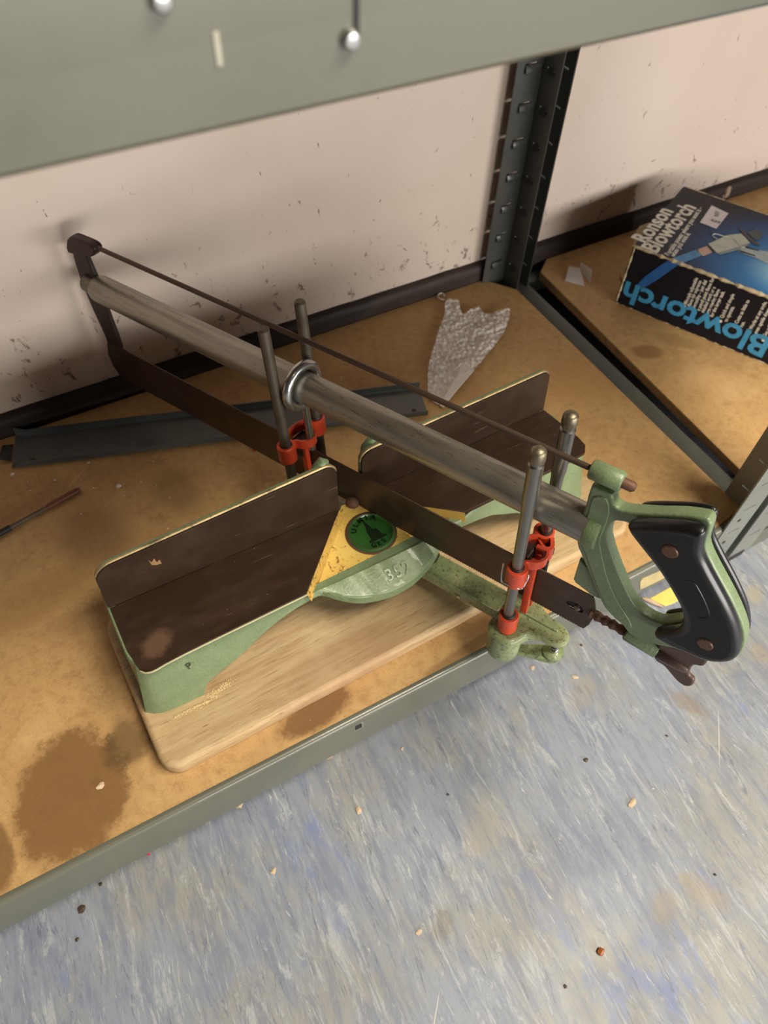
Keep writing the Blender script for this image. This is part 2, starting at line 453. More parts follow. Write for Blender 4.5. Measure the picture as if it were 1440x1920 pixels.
def axis(p, d, x=None):
    """frame at p with local z along d"""
    d = Vector(d).normalized()
    x = Vector(x) if x is not None else (Vector((0, 0, 1)) if abs(d.z) < 0.9 else Vector((1, 0, 0)))
    x = (x - d * x.dot(d)).normalized()
    return frame(Vector(p), x, d.cross(x), d)
def slotted(w, z0, z1, slots, size, thick, M):
    """a strip of sheet steel (local x 0..w, local y z0..z1) with real slots cut through"""
    loops = [[(0, z0), (w, z0), (w, z1), (0, z1)]]
    for cx, cy, sw, sh in [(a, b, *size) for a, b in slots]:
        loops.append([(cx - sw / 2, cy - sh / 2), (cx + sw / 2, cy - sh / 2), (cx + sw / 2, cy + sh / 2), (cx - sw / 2, cy + sh / 2)])
    return plate(loops, -thick / 2, thick / 2, 0, M)

# ------------------------------------------------------------------ setting
FZ = -0.10
floor = link('floor', box(-1.6, 2.4, -1.6, 0.70, FZ - 0.02, FZ), mk_floor(), kind='structure')
wall = link('wall_back', box(-1.6, 2.4, 0.664, 0.72, FZ, 1.5), mk_wall(), kind='structure')
def skirt_fn(bm):
    prof = [(0.664, FZ), (0.6545, FZ), (0.6545, 0.012), (0.6555, 0.019), (0.659, 0.0235), (0.664, 0.0245)]
    n = 160; prev = None
    for i in range(n + 1):
        x = -1.6 + 4.0 * i / n
        j = random.uniform(-0.0006, 0.0006)
        row = [bm.verts.new((x, y + (j if y < 0.66 else 0), z + (j if z > 0 else 0))) for y, z in prof]
        if prev:
            for k in range(len(prof) - 1): bm.faces.new((prev[k], prev[k + 1], row[k + 1], row[k]))
        prev = row
link('baseboard_back', bmm(skirt_fn), mk_skirting(), kind='structure', smooth=50)

# ------------------------------------------------------------------ shelving frame
fr = root('shelving_frame', (0.561, 0.2, FZ), 'grey painted slotted steel shelving frame standing against the cream wall', 'shelving')
def lip_beam(x0, x1, yf, ztop, h, mat, name='front_beam', label=None):
    # rolled front beam: top lip rounds over, face hangs down, returns under
    pr = [(0.010, -0.0012), (0.0045, 0.0), (0.002, -0.0008), (0.0004, -0.003), (0, -0.006), (0, -h + 0.002), (0.002, -h), (0.012, -h),
          (0.012, -h + 0.0015), (0.0028, -h + 0.0015), (0.0016, -h + 0.004), (0.0016, -0.006), (0.003, -0.0028), (0.005, -0.0016), (0.010, -0.0026)]
    def f(bm):
        a = [bm.verts.new((x0, yf + y, ztop + z)) for y, z in pr]; b = [bm.verts.new((x1, yf + y, ztop + z)) for y, z in pr]
        n = len(pr)
        for k in range(n): bm.faces.new((a[k], a[(k + 1) % n], b[(k + 1) % n], b[k]))
    return link(name, bmm(f), mat, fr, label=label, smooth=40)
fb = lip_beam(-1.0, 0.524, 0.2, 0.0005, 0.056, BEAMG)
rb = lip_beam(0.598, 1.5, 0.2, -0.002, 0.056, BEAMG)
ub = lip_beam(-1.0, 1.5, 0.2, 0.555, 0.058, BEAMG, 'upper_beam')
back1 = link('rear_beam', box(-1.0, 0.53, 0.6535, 0.6543, -0.05, -0.014), BEAMG, fr)
link('rear_beam', box(0.60, 1.5, 0.6535, 0.6543, -0.05, -0.014), BEAMG, fr)
# pressed tab on the lower beam, and bolts on the upper beam
p = aty(672, 1363, 0.2)
t = join([box(p.x - .0045, p.x + .0045, 0.1992, 0.2004, p.z - .0045, p.z - .0032), box(p.x + .0028, p.x + .0045, 0.1990, 0.2004, p.z - .0045, p.z + .005)])
link('pressed_tab', t, POSTG, fr); INV[fb.name] = INV[fr.name]
link('tab_hole', box(p.x - .0028, p.x + .0028, 0.1995, 0.2003, p.z - .0032, p.z + .005), BLACK, fr)
for u, v, r in ((655, 72, .0028), (300, -2, .0028)):
    q = aty(u, v, 0.2)
    link('bolt_head', lathe([(r * 0.9, 0), (r, .0004), (r, .0014), (r * .7, .0024), (0, .0027)], 14, axis((q.x, 0.2, q.z), (0, -1, 0))), ZINC, fr, smooth=40, label='bright bolt head')
q = aty(668, 30, 0.2)
link('keyhole_slot', box(q.x - .0007, q.x + .0007, 0.1994, 0.2002, q.z - .006, q.z + .012), BLACK, fr)
q = aty(408, 92, 0.2)
link('paint_run', box(q.x - .0008, q.x + .0008, 0.1996, 0.2002, q.z - .004, q.z + .004, bev=.0002), mk_plain('pale_paint', (170, 168, 150)), fr)
# pale tan patch on the lower beam, seen through the saw handle
patch_pts = [aty(*c, 0.2) for c in ((1200, 1090), (1205, 1084), (1232, 1073), (1243, 1067), (1251, 1080), (1224, 1094), (1200, 1105))]
link('tan_patch', plate([[(c.x, c.z) for c in patch_pts]], 0, .0004, 0, frame(Vector((0, .2, 0)), Vector((1, 0, 0)), Vector((0, 0, 1)), Vector((0, -1, 0)))), mk_plain('pale_tan', (196, 176, 124)), fr)

PITCH = 0.0395
zs = [0.067 - PITCH * 3 + PITCH * k for k in range(17)]
zlo, zhi = FZ + 0.004, 1.1
Zu = Vector((0, 0, 1))
XZ = lambda x, y: frame(Vector((x, y, 0)), Vector((1, 0, 0)), Zu, Vector((0, -1, 0)))
YZ = lambda x, y: frame(Vector((x, y, 0)), Vector((0, 1, 0)), Zu, Vector((1, 0, 0)))
T = 0.0016
def tabs(base, n, alongv, depth=0.003):
    """pressed tongues hanging under each slot"""
    return
def post(name, xc, yc, sx, sy, mat, wx=0.038, wy=0.036, curl=False):
    """angle post: corner at (xc, yc), one flange along x (direction sx), one along y (direction sy)"""
    s = [(wx * 0.52, z) for z in zs]
    o = link(name, join([slotted(wx, zlo, zhi, [(a, b) for a, b in s], (0.016, 0.0022), T, XZ(xc if sx > 0 else xc - wx, yc)),
                         slotted(wy, zlo, zhi, [(wy * 0.5, z - 0.003) for z in zs], (0.014, 0.0022), T, YZ(xc, yc if sy > 0 else yc - wy))]), mat, fr)
    return o
post('post', 0.561, 0.200, -1, 1, POSTG, 0.038, 0.0364)
post('post', 0.578, 0.200, 1, 1, POSTG, 0.036, 0.0364)
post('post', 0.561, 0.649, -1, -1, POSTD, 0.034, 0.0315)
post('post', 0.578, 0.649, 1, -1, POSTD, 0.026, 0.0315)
# pressed tongues beside the slots of the rear posts
for k, z in enumerate(zs):
    if z < 0 or z > 0.32: continue
    for (x, y, al) in ((0.541, 0.6475, 0), (0.5595, 0.632, 1)):
        if al == 0: M = frame(Vector((x, y, z)), Vector((1, 0, 0)), Zu, Vector((0, -1, 0)))
        else: M = frame(Vector((x, y, z)), Vector((0, 1, 0)), Zu, Vector((-1, 0, 0)))
        link('pressed_tongue', sheet(lambda a, b: Vector(((a - .5) * .008, -.001 - b * .008, .0006 + .0022 * math.sin(b * 1.6))), 3, 4, .0006, M), POSTD, fr)
# round holes low on the front flange
for u, v in ((1386, 976), (1357, 1017)):
    q = aty(u, v, .199)
    link('round_hole', lathe([(.0022, 0), (.0022, .0003)], 12, axis((q.x, .1990, q.z), (0, -1, 0))), BLACK, fr)
# plastic feet
for x in (0.550, 0.592):
    link('rubber_foot', join([box(x - .013, x + .013, .198, .226, FZ, FZ + .012, bev=.003), lathe([(.009, 0), (.009, .02), (.006, .022)], 14, Matrix.Translation((x, .212, FZ + .002)))]), BLACK, fr, smooth=40)
link('base_rail', box(0.60, 1.5, 0.2005, 0.2025, FZ + .001, FZ + .035, bev=.0006), BEAMG, fr)
# side rails that carry the ends of the boards
def side_rail(x0, x1, name='side_rail'):
    pr = [(x0, -.032), (x0, -.012), (x0 + .003, -.0085), (x0 + .008, -.0050), (x0 + .014, -.0025), (x1 - .003, -.0015), (x1 - .001, -.0022), (x1, -.004), (x1, -.032)]
    def f(bm):
        a = [bm.verts.new((x, .204, z)) for x, z in pr]; b = [bm.verts.new((x, .648, z)) for x, z in pr]
        for k in range(len(pr) - 1): bm.faces.new((a[k], a[k + 1], b[k + 1], b[k]))
        bmesh.ops.solidify(bm, geom=bm.faces[:], thickness=.0012)
    return link(name, bmm(f), POSTG, fr, smooth=40)
side_rail(.5635, .5835)
# diagonal black brace end glimpsed at the back corner
link('corner_plate', box(.580, .612, .640, .648, -.02, -.012), POSTG, fr)

# boards: things that lift off the frame
def board(name, pts, mat, label, z0=-.0115, z1=0.0):
    def f(bm):
        vs = [bm.verts.new((x, y, z0)) for x, y in pts]; fc = bm.faces.new(vs)
        r = bmesh.ops.extrude_face_region(bm, geom=[fc]); bmesh.ops.translate(bm, vec=(0, 0, z1 - z0), verts=[v for v in r['geom'] if isinstance(v, bmesh.types.BMVert)])
        bmesh.ops.bevel(bm, geom=[e for e in bm.edges if all(v.co.z > z1 - 1e-5 for v in e.verts)], offset=.0006, segments=1, affect='EDGES')
    o = link(name, bmm(f), mat); tag(o, label, 'shelf board'); return o
board('shelf_board', [(-1.0, .206), (.5165, .206), (.5605, .2125), (.5605, .6165), (.5325, .6535), (-1.0, .6535)], LBOARD, 'tan hardboard shelf carrying the mitre saw, with a large dark oil stain')
board('shelf_board', [(.596, .2045), (1.5, .2045), (1.5, .6538), (.636, .6538), (.6105, .633)], RBOARD, 'tan hardboard shelf under the blue printed carton, right of the steel post')
board('shelf_board', [(-1.0, .206), (1.5, .206), (1.5, .6535), (-1.0, .6535)], mk_plain('brown_hardboard_underside', (96, 66, 40), .8), 'hardboard of the upper shelf resting on the blurred beam overhead', .538, .5495)

# ------------------------------------------------------------------ chopping board under the saw
BT = 0.018
cb = [P2(203, 1150, .006), P2(318, 1462, .003), P2(1092, 1046, .001), P2(1188, 985, .012)]
L_, R_ = Vector(cb[0]), Vector(cb[3])
def rounded(pts, r, n=6):
    out = []; N = len(pts)
    for i in range(N):
        p, a, b = Vector(pts[i]), Vector(pts[i - 1]), Vector(pts[(i + 1) % N])
        rr = r[i] if isinstance(r, (list, tuple)) else r
        if rr <= 0: out.append(tuple(p)); continue
        u, v = (a - p).normalized(), (b - p).normalized()
        half = u.angle(v) / 2; d = rr / math.tan(half)
        c = p + (u + v).normalized() * (rr / math.sin(half))
        s, e = p + u * d, p + v * d
        a0 = math.atan2(s.y - c.y, s.x - c.x); a1 = math.atan2(e.y - c.y, e.x - c.x)
        da = (a1 - a0 + math.pi) % (2 * math.pi) - math.pi
        for k in range(n + 1): out.append((c.x + rr * math.cos(a0 + da * k / n), c.y + rr * math.sin(a0 + da * k / n)))
    return out
cbp = [(-.0475, .2265), (.4335, .2405), (.4290, .395), (-.052, .3815)]
o = link('chopping_board', plate([rounded(cbp, .016, 8)], 0, BT, .0045, ID, 3), mk_beech(), smooth=40)
tag(o, 'pale worn wooden chopping board with rounded corners under the green mitre saw base', 'chopping board')

# ------------------------------------------------------------------ mitre box (base, tables, fences, guide arm, posts)
TZ = 0.085
mb = root('mitre_box', (PIV.x, PIV.y, BT), 'green cast iron mitre box with dark brown tables and fences on the wooden board', 'mitre box')
yz = .0735
# tables
LT = [P2(205, 1140, TZ), P2(636, 955, TZ), P2(575, 1113, TZ), P2(345, 1225, TZ), P2(283, 1258, TZ), P2(262, 1256, TZ), P2(238, 1222, TZ)]
RT = [P2(676, 931, TZ), P2(872, 960, TZ), P2(1080, 858, TZ), P2(1097, 848, TZ), P2(1098, 834, TZ), P2(1083, 818, TZ), P2(1020, 768, TZ)]
lt = link('table_plate', plate([LT], TZ - .004, TZ, .0005), PHEN, mb)
rt = link('table_plate', plate([RT], TZ - .004, TZ, .0005), PHEN, mb)
# green casting: skirt that follows the outline, drafted outwards, arched underneath
def skirt_path():
    pts = []   # x, y at the top, outward normal, bottom height
    fl = Vector((-.0378, .2875)); 
    pts.append((-.0390, .362, -1, 0, .018)); pts.append((-.0388, .33, -1, 0, .018)); pts.append((-.0382, .305, -1, 0, .018))
    for k in range(7):
        a = math.pi + (math.pi / 2) * k / 6
        pts.append((-.0262 + .0118 * math.cos(a), .2995 + .0118 * math.sin(a), math.cos(a), math.sin(a), .018))
    for x, zb in ((-.015, .018), (.002, .018), (.0045, .024), (.008, .0295), (.014, .0325), (.024, .037), (.034, .0405), (.045, .046), (.055, .052),
                  (.068, .0585), (.080, .0630), (.095, .067), (.110, .0690), (.122, .070), (.15, .066), (.187, .064), (.22, .066), (.246, .0675), (.260, .0665),
                  (.2775, .065), (.292, .0625), (.306, .056), (.320, .050), (.335, .040), (.348, .032), (.358, .030), (.364, .024), (.366, .018), (.38, .018)):
        y = .2872 + (x + .026) * .010 if x < .12 else (.2885 + (x - .12) * .043)
        pts.append((x, y, .0, -1, zb))
    for k in range(7):
        a = -math.pi / 2 + (math.pi / 2) * k / 6
        pts.append((.3905 + .0118 * math.cos(a), .3118 + .0118 * math.sin(a), math.cos(a), math.sin(a), .018))
    pts += [(.4023, .33, 1, 0, .018), (.399, .352, 1, 0, .018), (.390, .375, .5, .8, .018)]
    return pts
def casting(bm):
    rows = []
    for x, y, nx, ny, zb in skirt_path():
        dr = 0.22 if ny < -.5 else 0.06
        at = lambda z, ins: (x + nx * ((TZ - .0025 - z) * dr - ins), y + ny * ((TZ - .0025 - z) * dr - ins), z)
        zt = TZ - .0002
        if .1095 < x < .2625 and ny < -.9: zt = .0758
        rows.append([bm.verts.new(c) for c in (at(zt, .006), at(zt, .0), at(zt - .0012, -.0008), at(zt - .006, -.0006), at(max(zb, .045) if zb < .045 else min(zb + .003, zt - .0062), 0), at(zb, 0), at(zb, .005), at(zt - .008, .005))])
    for a, b in zip(rows, rows[1:]):
        n = len(a)
        for k in range(n - 1): bm.faces.new((a[k], a[k + 1], b[k + 1], b[k]))
cast = bmm(casting)
# deck under the tables, back web and cross ribs
deck = join([plate([[(-.0360, .3555), (-.0365, .3), (-.026, .290), (.1063, .2905), (.1640, .3466), (.164, .3580)]], TZ - .0125, TZ - .0045, .0004),
             plate([[(.1960, .362), (.2000, .3516), (.2650, .2990), (.39, .304), (.400, .315), (.398, .366), (.385, .373)]], TZ - .0125, TZ - .0045, .0004),
             plate([[(.100, .288), (.187, .2885), (.270, .297), (.213, .352), (.213, .362), (.160, .357), (.160, .346)]], yz - .009, yz - .0025, .0004)])
back = join([box(-.036, .165, .352, .3575, .045, TZ - .005), box(.207, .39, .360, .366, .045, TZ - .005), box(-.036, -.002, .352, .358, BT, .05, bev=.001), box(.36, .392, .366, .372, BT, .05, bev=.001)])
base = link('base_casting', join([cast, deck, back]), GREEN, mb, smooth=35)
def rim(name, pts, r, mat):
    return link(name, tube(catmull(pts, 3, False), r, 6), mat, mb, smooth=60)
# bare worn edges of the painted casting along the tables
rim('worn_edge', [(a[0], a[1] - .0012, TZ + .0000) for a in (LT[5], LT[4], LT[3], LT[2])], .0008, mk_plain('bare_cream_edge', (196, 190, 150), .4, .3))
# curved protractor lip in front, with its number
zr = .0765
ridge = [(.106, .2865), (.125, .2862), (.145, .2862), (.166, .2864), (.19, .2868), (.219, .2880), (.240, .2905), (.2500, .2925)]
rimp = catmull([(.1190, .2850), (.127, .2790), (.143, .2690), (.161, .2642), (.178, .2628), (.196, .2650), (.216, .2722), (.233, .2832), (.242, .2905)], 5, False)
def lip(bm):
    n = len(rimp); R = catmull(ridge, 6, False)
    top, rimt, rimb, inb, tp2 = [], [], [], [], []
    for i, (x, y) in enumerate(rimp):
        t = i / (n - 1); k = t * (len(R) - 1); j = min(int(k), len(R) - 2); f = k - j
        rx, ry = R[j][0] * (1 - f) + R[j + 1][0] * f, R[j][1] * (1 - f) + R[j + 1][1] * f
        e = math.sin(math.pi * t) ** .7
        top.append(bm.verts.new((rx, ry + .005, zr - .003))); tp2.append(bm.verts.new((rx, ry, zr)))
        rimt.append(bm.verts.new((x, y, zr - .0005 - .009 * e))); rimb.append(bm.verts.new((x, y, zr - .006 - .0145 * e)))
        inb.append(bm.verts.new((rx, ry + .004, zr - .012)))
    for A, B in ((top, tp2), (tp2, rimt), (rimt, rimb), (rimb, inb)):
        for i in range(n - 1): bm.faces.new((A[i], A[i + 1], B[i + 1], B[i]))
    ed = [e for e in bm.edges if (all(v in rimt for v in e.verts) or all(v in tp2 for v in e.verts))]
    bmesh.ops.bevel(bm, geom=ed, offset=.0012, segments=3, affect='EDGES')
lipo = link('protractor_lip', bmm(lip), GREEN, mb, smooth=50)
def on_lip(u, v):
    # the sloped face of the lip: through the ridge and the rim
    pA, pB, pC = Vector((.15, .2862, zr)), Vector((.21, .2875, zr)), Vector((.180, .2632, zr - .0095))
    n = (pB - pA).cross(pC - pA).normalized()
    if n.z < 0: n = -n
    return atplane(u, v, pA, n), n
qa, nn = on_lip(727, 1092); qb, _ = on_lip(775, 1070)
xx = (qb - qa).normalized(); xx = (xx - nn * xx.dot(nn)).normalized()
raised = link('raised_number', text('352', .0150, .0005, frame(qa + nn * .0007, xx, nn.cross(xx), nn), bold=.0001, spacing=1.1), GREEN, mb, label='cast number 352')
under(raised, lipo)
# yellow scale plate between the tables
yz = .0735
YP = [P2(640, 948, yz), P2(700, 925, yz), P2(735, 915, yz), P2(872, 966, yz), P2(845, 975, yz), P2(796, 1008, yz), P2(755, 1030, yz), P2(700, 1056, yz), P2(612, 1100, yz), P2(579, 1114, yz)]
yp = link('scale_plate', plate([YP], yz - .002, yz, .0003), YEL, mb, label='chipped yellow plate between the tables')
# yellow chamfers climbing from the plate to the tables
def chamfer(a, b):
    a0, b0 = Vector((*a, TZ - .001)), Vector((*b, TZ - .001))
    c = (Vector((.187, .33, 0)) - Vector((a[0], a[1], 0))).normalized() * .0035; c.z = -(TZ - .001 - yz)
    return sheet(lambda i, j: a0.lerp(b0, i) + c * j, 6, 2, .0006)
chl = link('plate_flange', join([chamfer(LT[1], LT[2])]), YEL, mb)
chr_ = link('plate_flange', join([chamfer(RT[0], RT[1])]), YEL, mb)
# pivot bolt
q = atz(661, 938, .078)
link('pivot_bolt', lathe([(.0062, -.006), (.0062, .0), (.0055, .003), (.003, .0045), (0, .005)], 16, Matrix.Translation((q.x, q.y, .076))), RUST, mb, smooth=40)
# green round badge with relief
bc = atz(696, 997, yz + .002)
BM = Matrix.Translation((bc.x, bc.y, yz))
BR = 0.0192
badge = link('badge', lathe([(BR + .0014, 0), (BR + .0014, .0016), (BR + .0002, .0026), (BR - .0012, .0026), (BR - .0018, .0016), (0, .0016)], 48, BM), mk_plain('dark_green_enamel', (44, 92, 38), .3, .0, .85, .3), mb, smooth=30, label='round dark green enamel badge')
for_rim = link('badge_rim', lathe([(BR + .0030, 0), (BR + .0034, .0008), (BR + .0012, .0012)], 48, BM), RUST, mb, smooth=40)
ms = []
RELIEF = mk_plain('dark_relief', (26, 44, 22), .35, .3)
for i, ch in enumerate('ULMIA'):
    a = math.radians(150 - i * 24); r = BR * .66
    ms.append(text(ch, .0072, .0003, BM @ Matrix.Translation((r * math.cos(a), r * math.sin(a), .0021)) @ Matrix.Rotation(a - math.pi / 2, 4, 'Z'), 'CENTER', .0002))
for i, ch in enumerate('GES'):
    a = math.radians(-108 + i * 20); r = BR * .84
    ms.append(text(ch, .0062, .0003, BM @ Matrix.Translation((r * math.cos(a), r * math.sin(a), .0021)) @ Matrix.Rotation(a + math.pi / 2, 4, 'Z'), 'CENTER', .0002))
sp = [(a * BR, b * BR) for a, b in ((0, .74), (.05, .5), (.10, .3), (.13, .1), (.28, .06), (.33, -.08), (.36, -.36), (.52, -.42), (.52, -.52), (-.34, -.52), (-.34, -.42), (-.2, -.36), (-.16, .1), (-.09, .3), (-.05, .5))]
ms.append(plate([sp], .0016, .0024, 0, BM @ Matrix.Rotation(.05, 4, 'Z')))
rr_ = link('relief', join(ms), RELIEF, mb, label='raised lettering and spire')
ba = join([tube([(BR * .98 * math.cos(t), BR * .98 * math.sin(t), .0026) for t in [math.pi * 2 * k / 48 for k in range(48)]], .0004, 6, BM, True)])
under(link('badge_edge', ba, BRASS, mb, smooth=60), badge); under(for_rim, badge); under(rr_, badge)
# pencilled letter on the green skirt
q = aty(362, 1250, .2812)
link('scribbled_letter', text('P', .0095, .0003, frame(Vector((q.x - .004, q.y - .0006, q.z)), Vector((.96, 0, .28)).normalized(), Vector((-.27, .28, .92)).normalized(), Vector((0, -.96, .28)).normalized())), mk_plain('dark_pencil', (58, 62, 44), .6), mb)
# fences
def fence(pts, yfun, back=.0055, rad=.010, nm='fence_plate'):
    # pts: outline in x,z ; y from yfun ; the brown facing and the green casting behind it
    rl = .016 if pts[0][0] < 0 else .010
    pz = rounded(pts, [0, 0, rad, rl], 8)
    a, b = Vector((pts[0][0], yfun(pts[0][0]), 0)), Vector((pts[1][0], yfun(pts[1][0]), 0))
    ex = (b - a).normalized(); ny = Vector((ex.y, -ex.x, 0))     # towards the camera
    M = frame(Vector((0, 0, 0)) + a - ex * pts[0][0], ex, Zu, ny)
    o1 = link(nm, plate([pz], -.0022, 0, .0003, M), PHEN, mb)
    big = rounded([(pts[0][0], pts[0][1] - .03), (pts[1][0], pts[1][1] - .03), (pts[2][0] + .0002, pts[2][1] + .0003), (pts[3][0] - .0002, pts[3][1] + .0003)], [0, 0, rad, rl], 8)
    o2 = link('fence_casting', plate([big], -.0066, -.0024, .0010, M), GREEN, mb, smooth=40)
    top = [p for p in pz if p[1] > min(pts[2][1], pts[3][1]) - rad * 1.05]
    under(o1, o2)
    o3 = link('worn_edge', tube([(p[0], p[1] - .0002, -.0030) for p in top], .0014, 8, M), GOLD, mb, label='paint worn to bright metal', smooth=60)
    under(o3, o2)
    return M
yl = lambda x: LT[0][1] + (x - LT[0][0]) * (LT[1][1] - LT[0][1]) / (LT[1][0] - LT[0][0])
yr = lambda x: RT[0][1] + (x - RT[0][0]) * (RT[-1][1] - RT[0][1]) / (RT[-1][0] - RT[0][0])
fence([(-.0378, TZ), (.1648, TZ), (.1632, .1455), (-.0365, .1355)], yl)
fence([(.1895, TZ), (.3960, TZ), (.3905, .1385), (.1885, .1400)], yr)
sc2 = [aty(u, v, yl(.01) - .0004) for u, v in ((278, 1050), (284, 1054), (289, 1047), (294, 1054), (299, 1049), (303, 1056), (293, 1059), (284, 1059))]
link('gouge', plate([[(c.x, c.z) for c in sc2]], 0, .0003, 0, frame(Vector((0, sc2[0].y, 0)), Vector((1, 0, 0)), Zu, Vector((0, -1, 0)))), mk_plain('bare_laminate', (150, 116, 78), .6), mb)
# ribs on the back of the fences, green lump showing over the left one
q = aty(604, 884, .352)
link('fence_lug', tube([(q.x - .004, .354, .11), (q.x - .002, .354, .140), (q.x + .002, .354, .1455), (q.x + .005, .354, .143)], [.006, .006, .005, .003], 10), GREEN, mb, smooth=60)
q = aty(690, 850, .36)
link('fence_lug', tube([(q.x - .002, .361, .11), (q.x, .361, .132), (q.x + .004, .361, .1385), (q.x + .009, .361, .1385)], [.006, .006, .005, .003], 10), GREEN, mb, smooth=60)

# guide arm (tilted frame: w across the blade, s along it, z up)
def LP(u, v, z): return level(u, v, z)
arm = join([plate([[(-.0115, -.156), (-.0115, -.07), (-.013, -.02), (-.013, .05), (.013, .05), (.013, -.02), (.0125, -.07), (.0125, -.156)]], .0335, .0465, .0022, SAW),
            plate([[(-.006, -.15), (-.006, .02), (.006, .02), (.006, -.15)]], .030, .034, .001, SAW)])
armo = link('guide_arm', arm, GREENW, mb, smooth=45)
ft_out = catmull([(-.0335, -.168), (-.030, -.158), (-.021, -.1535), (-.010, -.156), (.010, -.156), (.020, -.1545), (.031, -.162), (.031, -.176), (.0205, -.180), (.0145, -.1845),
                  (.0098, -.1950), (.0080, -.2070), (.0020, -.2145), (-.0070, -.2150), (-.0115, -.2080), (-.0130, -.1960), (-.0180, -.1865), (-.0265, -.1825), (-.0325, -.177)], 4)
ftp = plate([ft_out], .031, .0475, .0040, ID, 3)
for v in ftp.vertices:
    k_ = max(0, min(1, (-.176 - v.co.y) / .018))
    v.co.z = .0475 - (.0475 - v.co.z) * (1 - .62 * k_)
ftp.transform(SAW)
foot = link('foot_casting', join([ftp,
                                  lathe([(.0135, .014), (.0142, .018), (.0142, .040), (.0128, .0455), (.008, .047), (.0044, .0472)], 22, SAW @ Matrix.Translation((-.020, -.1685, 0))),
                                  lathe([(.0128, .020), (.0135, .040), (.0125, .0455), (.0044, .047)], 22, SAW @ Matrix.Translation((.020, -.1685, 0)))]), GREENW, mb, smooth=50)
link('foot_rib', box(-.0012, .0012, -.205, -.160, .046, .0492, SAW, .0006), GREENW, mb)
link('screw_disc', lathe([(.0085, 0), (.0092, .001), (.0092, .0032), (.006, .005), (.003, .006)], 22, SAW @ Matrix.Translation((.0062, -.2045, .0020))), GREENW, mb, smooth=40)
link('arm_tongue', plate([catmull([(-.012, -.176), (-.004, -.176), (.010, -.196), (.013, -.206), (.007, -.2125), (-.001, -.209), (-.006, -.195)], 3)], -.0030, .0030, .0015, SAW), GREENW, mb, smooth=50)
spr = [(.0062 + .0034 * math.cos(t * .8), -.2045 + .0034 * math.sin(t * .8), .007 + .024 * t / 44) for t in range(45)]
link('spring', tube(spr, .0007, 6, SAW), ZINC, mb, smooth=60)
link('screw_shank', lathe([(.0022, .002), (.0022, .033)], 10, SAW @ Matrix.Translation((.0062, -.2045, 0))), STEEL, mb, smooth=60)
link('arm_screw', lathe([(.0018, 0), (.0018, .0012), (0, .0014)], 12, SAW @ axis((-.0116, -.118, .0385), (-1, 0, 0))), ZINC, mb, smooth=40)
link('index_pointer', join([plate([catmull([(-.0105, -.060), (-.0105, -.080), (.0105, -.084), (.0105, -.060)], 3)], .0455, .0500, .001, SAW),
                            lathe([(.0048, .049), (.0042, .052), (0, .0535)], 14, SAW @ Matrix.Translation((.0, -.071, 0)))]), DARK, mb, smooth=40)
link('rear_bridge', join([plate([catmull([(-.030, .056), (-.030, .046), (-.015, .040), (.015, .040), (.030, .046), (.030, .056), (.015, .066), (-.015, .066)], 4)], .024, .046, .003, SAW)]), GREEN, mb, smooth=45)

# posts
def postrod(w, s, z0, z1, mat, r=.0044, front=False):
    M = SAW @ Matrix.Translation((w, s, 0))
    if front:
        body = [(r, z0), (r, z1 - .075), (r + .0002, z1 - .06), (r + .0009, z1 - .052), (r + .0009, z1 - .014), (r - .0002, z1 - .0128), (r - .0002, z1 - .0108)]
        cap = [(r - .0004, z1 - .0112), (r + .0008, z1 - .0105), (r + .0011, z1 - .008), (r + .0008, z1 - .0025), (r - .0008, z1 - .0006), (0, z1)]
        o = link('post', lathe(body, 18, M), mat, mb, smooth=30)
        under(link('post_cap', lathe(cap, 18, M), BRASS, mb, smooth=50, label='rounded brassy cap'), o)
    else:
        o = link('post', lathe([(r, z0), (r, z1 - .0012), (r - .0012, z1), (0, z1)], 18, M), mat, mb, smooth=30)
    return o
postrod(-.020, -.1685, .040, .2575, BRIGHT, .0043, True)
postrod(.020, -.1700, .040, .2560, BRIGHT, .0043, True)
postrod(-.020, .0538, .026, .2533, DARKROD, .0045)
postrod(.020, .0530, .026, .2533, DARKROD, .0045)
# red saw guides
def collar(w, s, z0, z1, ri=.0050, ro=.0078):
    def f(bm):
        n = 24; R = []
        for k in range(n):
            a = 2 * math.pi * k / n; c, sn = math.cos(a), math.sin(a)
            R.append([bm.verts.new((w + rr * c, s + rr * sn, z)) for rr, z in ((ri, z0), (ro, z0), (ro + .0002, z0 + .0006), (ro + .0002, z1 - .0006), (ro - .0004, z1), (ri, z1))])
        for k in range(n):
            A, B = R[k], R[(k + 1) % n]
            for i in range(6): bm.faces.new((A[i], A[(i + 1) % 6], B[(i + 1) % 6], B[i]))
    return bmm(f, SAW)
def sleeve(w, s, z0, z1):
    return link('sleeve', lathe([(.0046, z0 - .0015), (.0056, z0), (.0056, z1), (.0048, z1 + .0016)], 20, SAW @ Matrix.Translation((w, s, 0))), DARK, mb, smooth=40)
def strap(pts, z0, z1, th=.0018):
    def f(bm):
        pp = catmull([(a, b) for a, b in pts], 4, False); n = len(pp); L = []
        for i, (x, y) in enumerate(pp):
            a, b = Vector(pp[max(0, i - 1)]), Vector(pp[min(n - 1, i + 1)]); t = (b - a).normalized(); nn2 = Vector((t.y, -t.x)) * th / 2
            L.append([bm.verts.new(c) for c in ((x + nn2.x, y + nn2.y, z0), (x + nn2.x, y + nn2.y, z1), (x - nn2.x, y - nn2.y, z1), (x - nn2.x, y - nn2.y, z0))])
        for A, B in zip(L, L[1:]):
            for i in range(4): bm.faces.new((A[i], A[(i + 1) % 4], B[(i + 1) % 4], B[i]))
        bm.faces.new(L[0]); bm.faces.new(L[-1][::-1])
    return bmm(f, SAW)
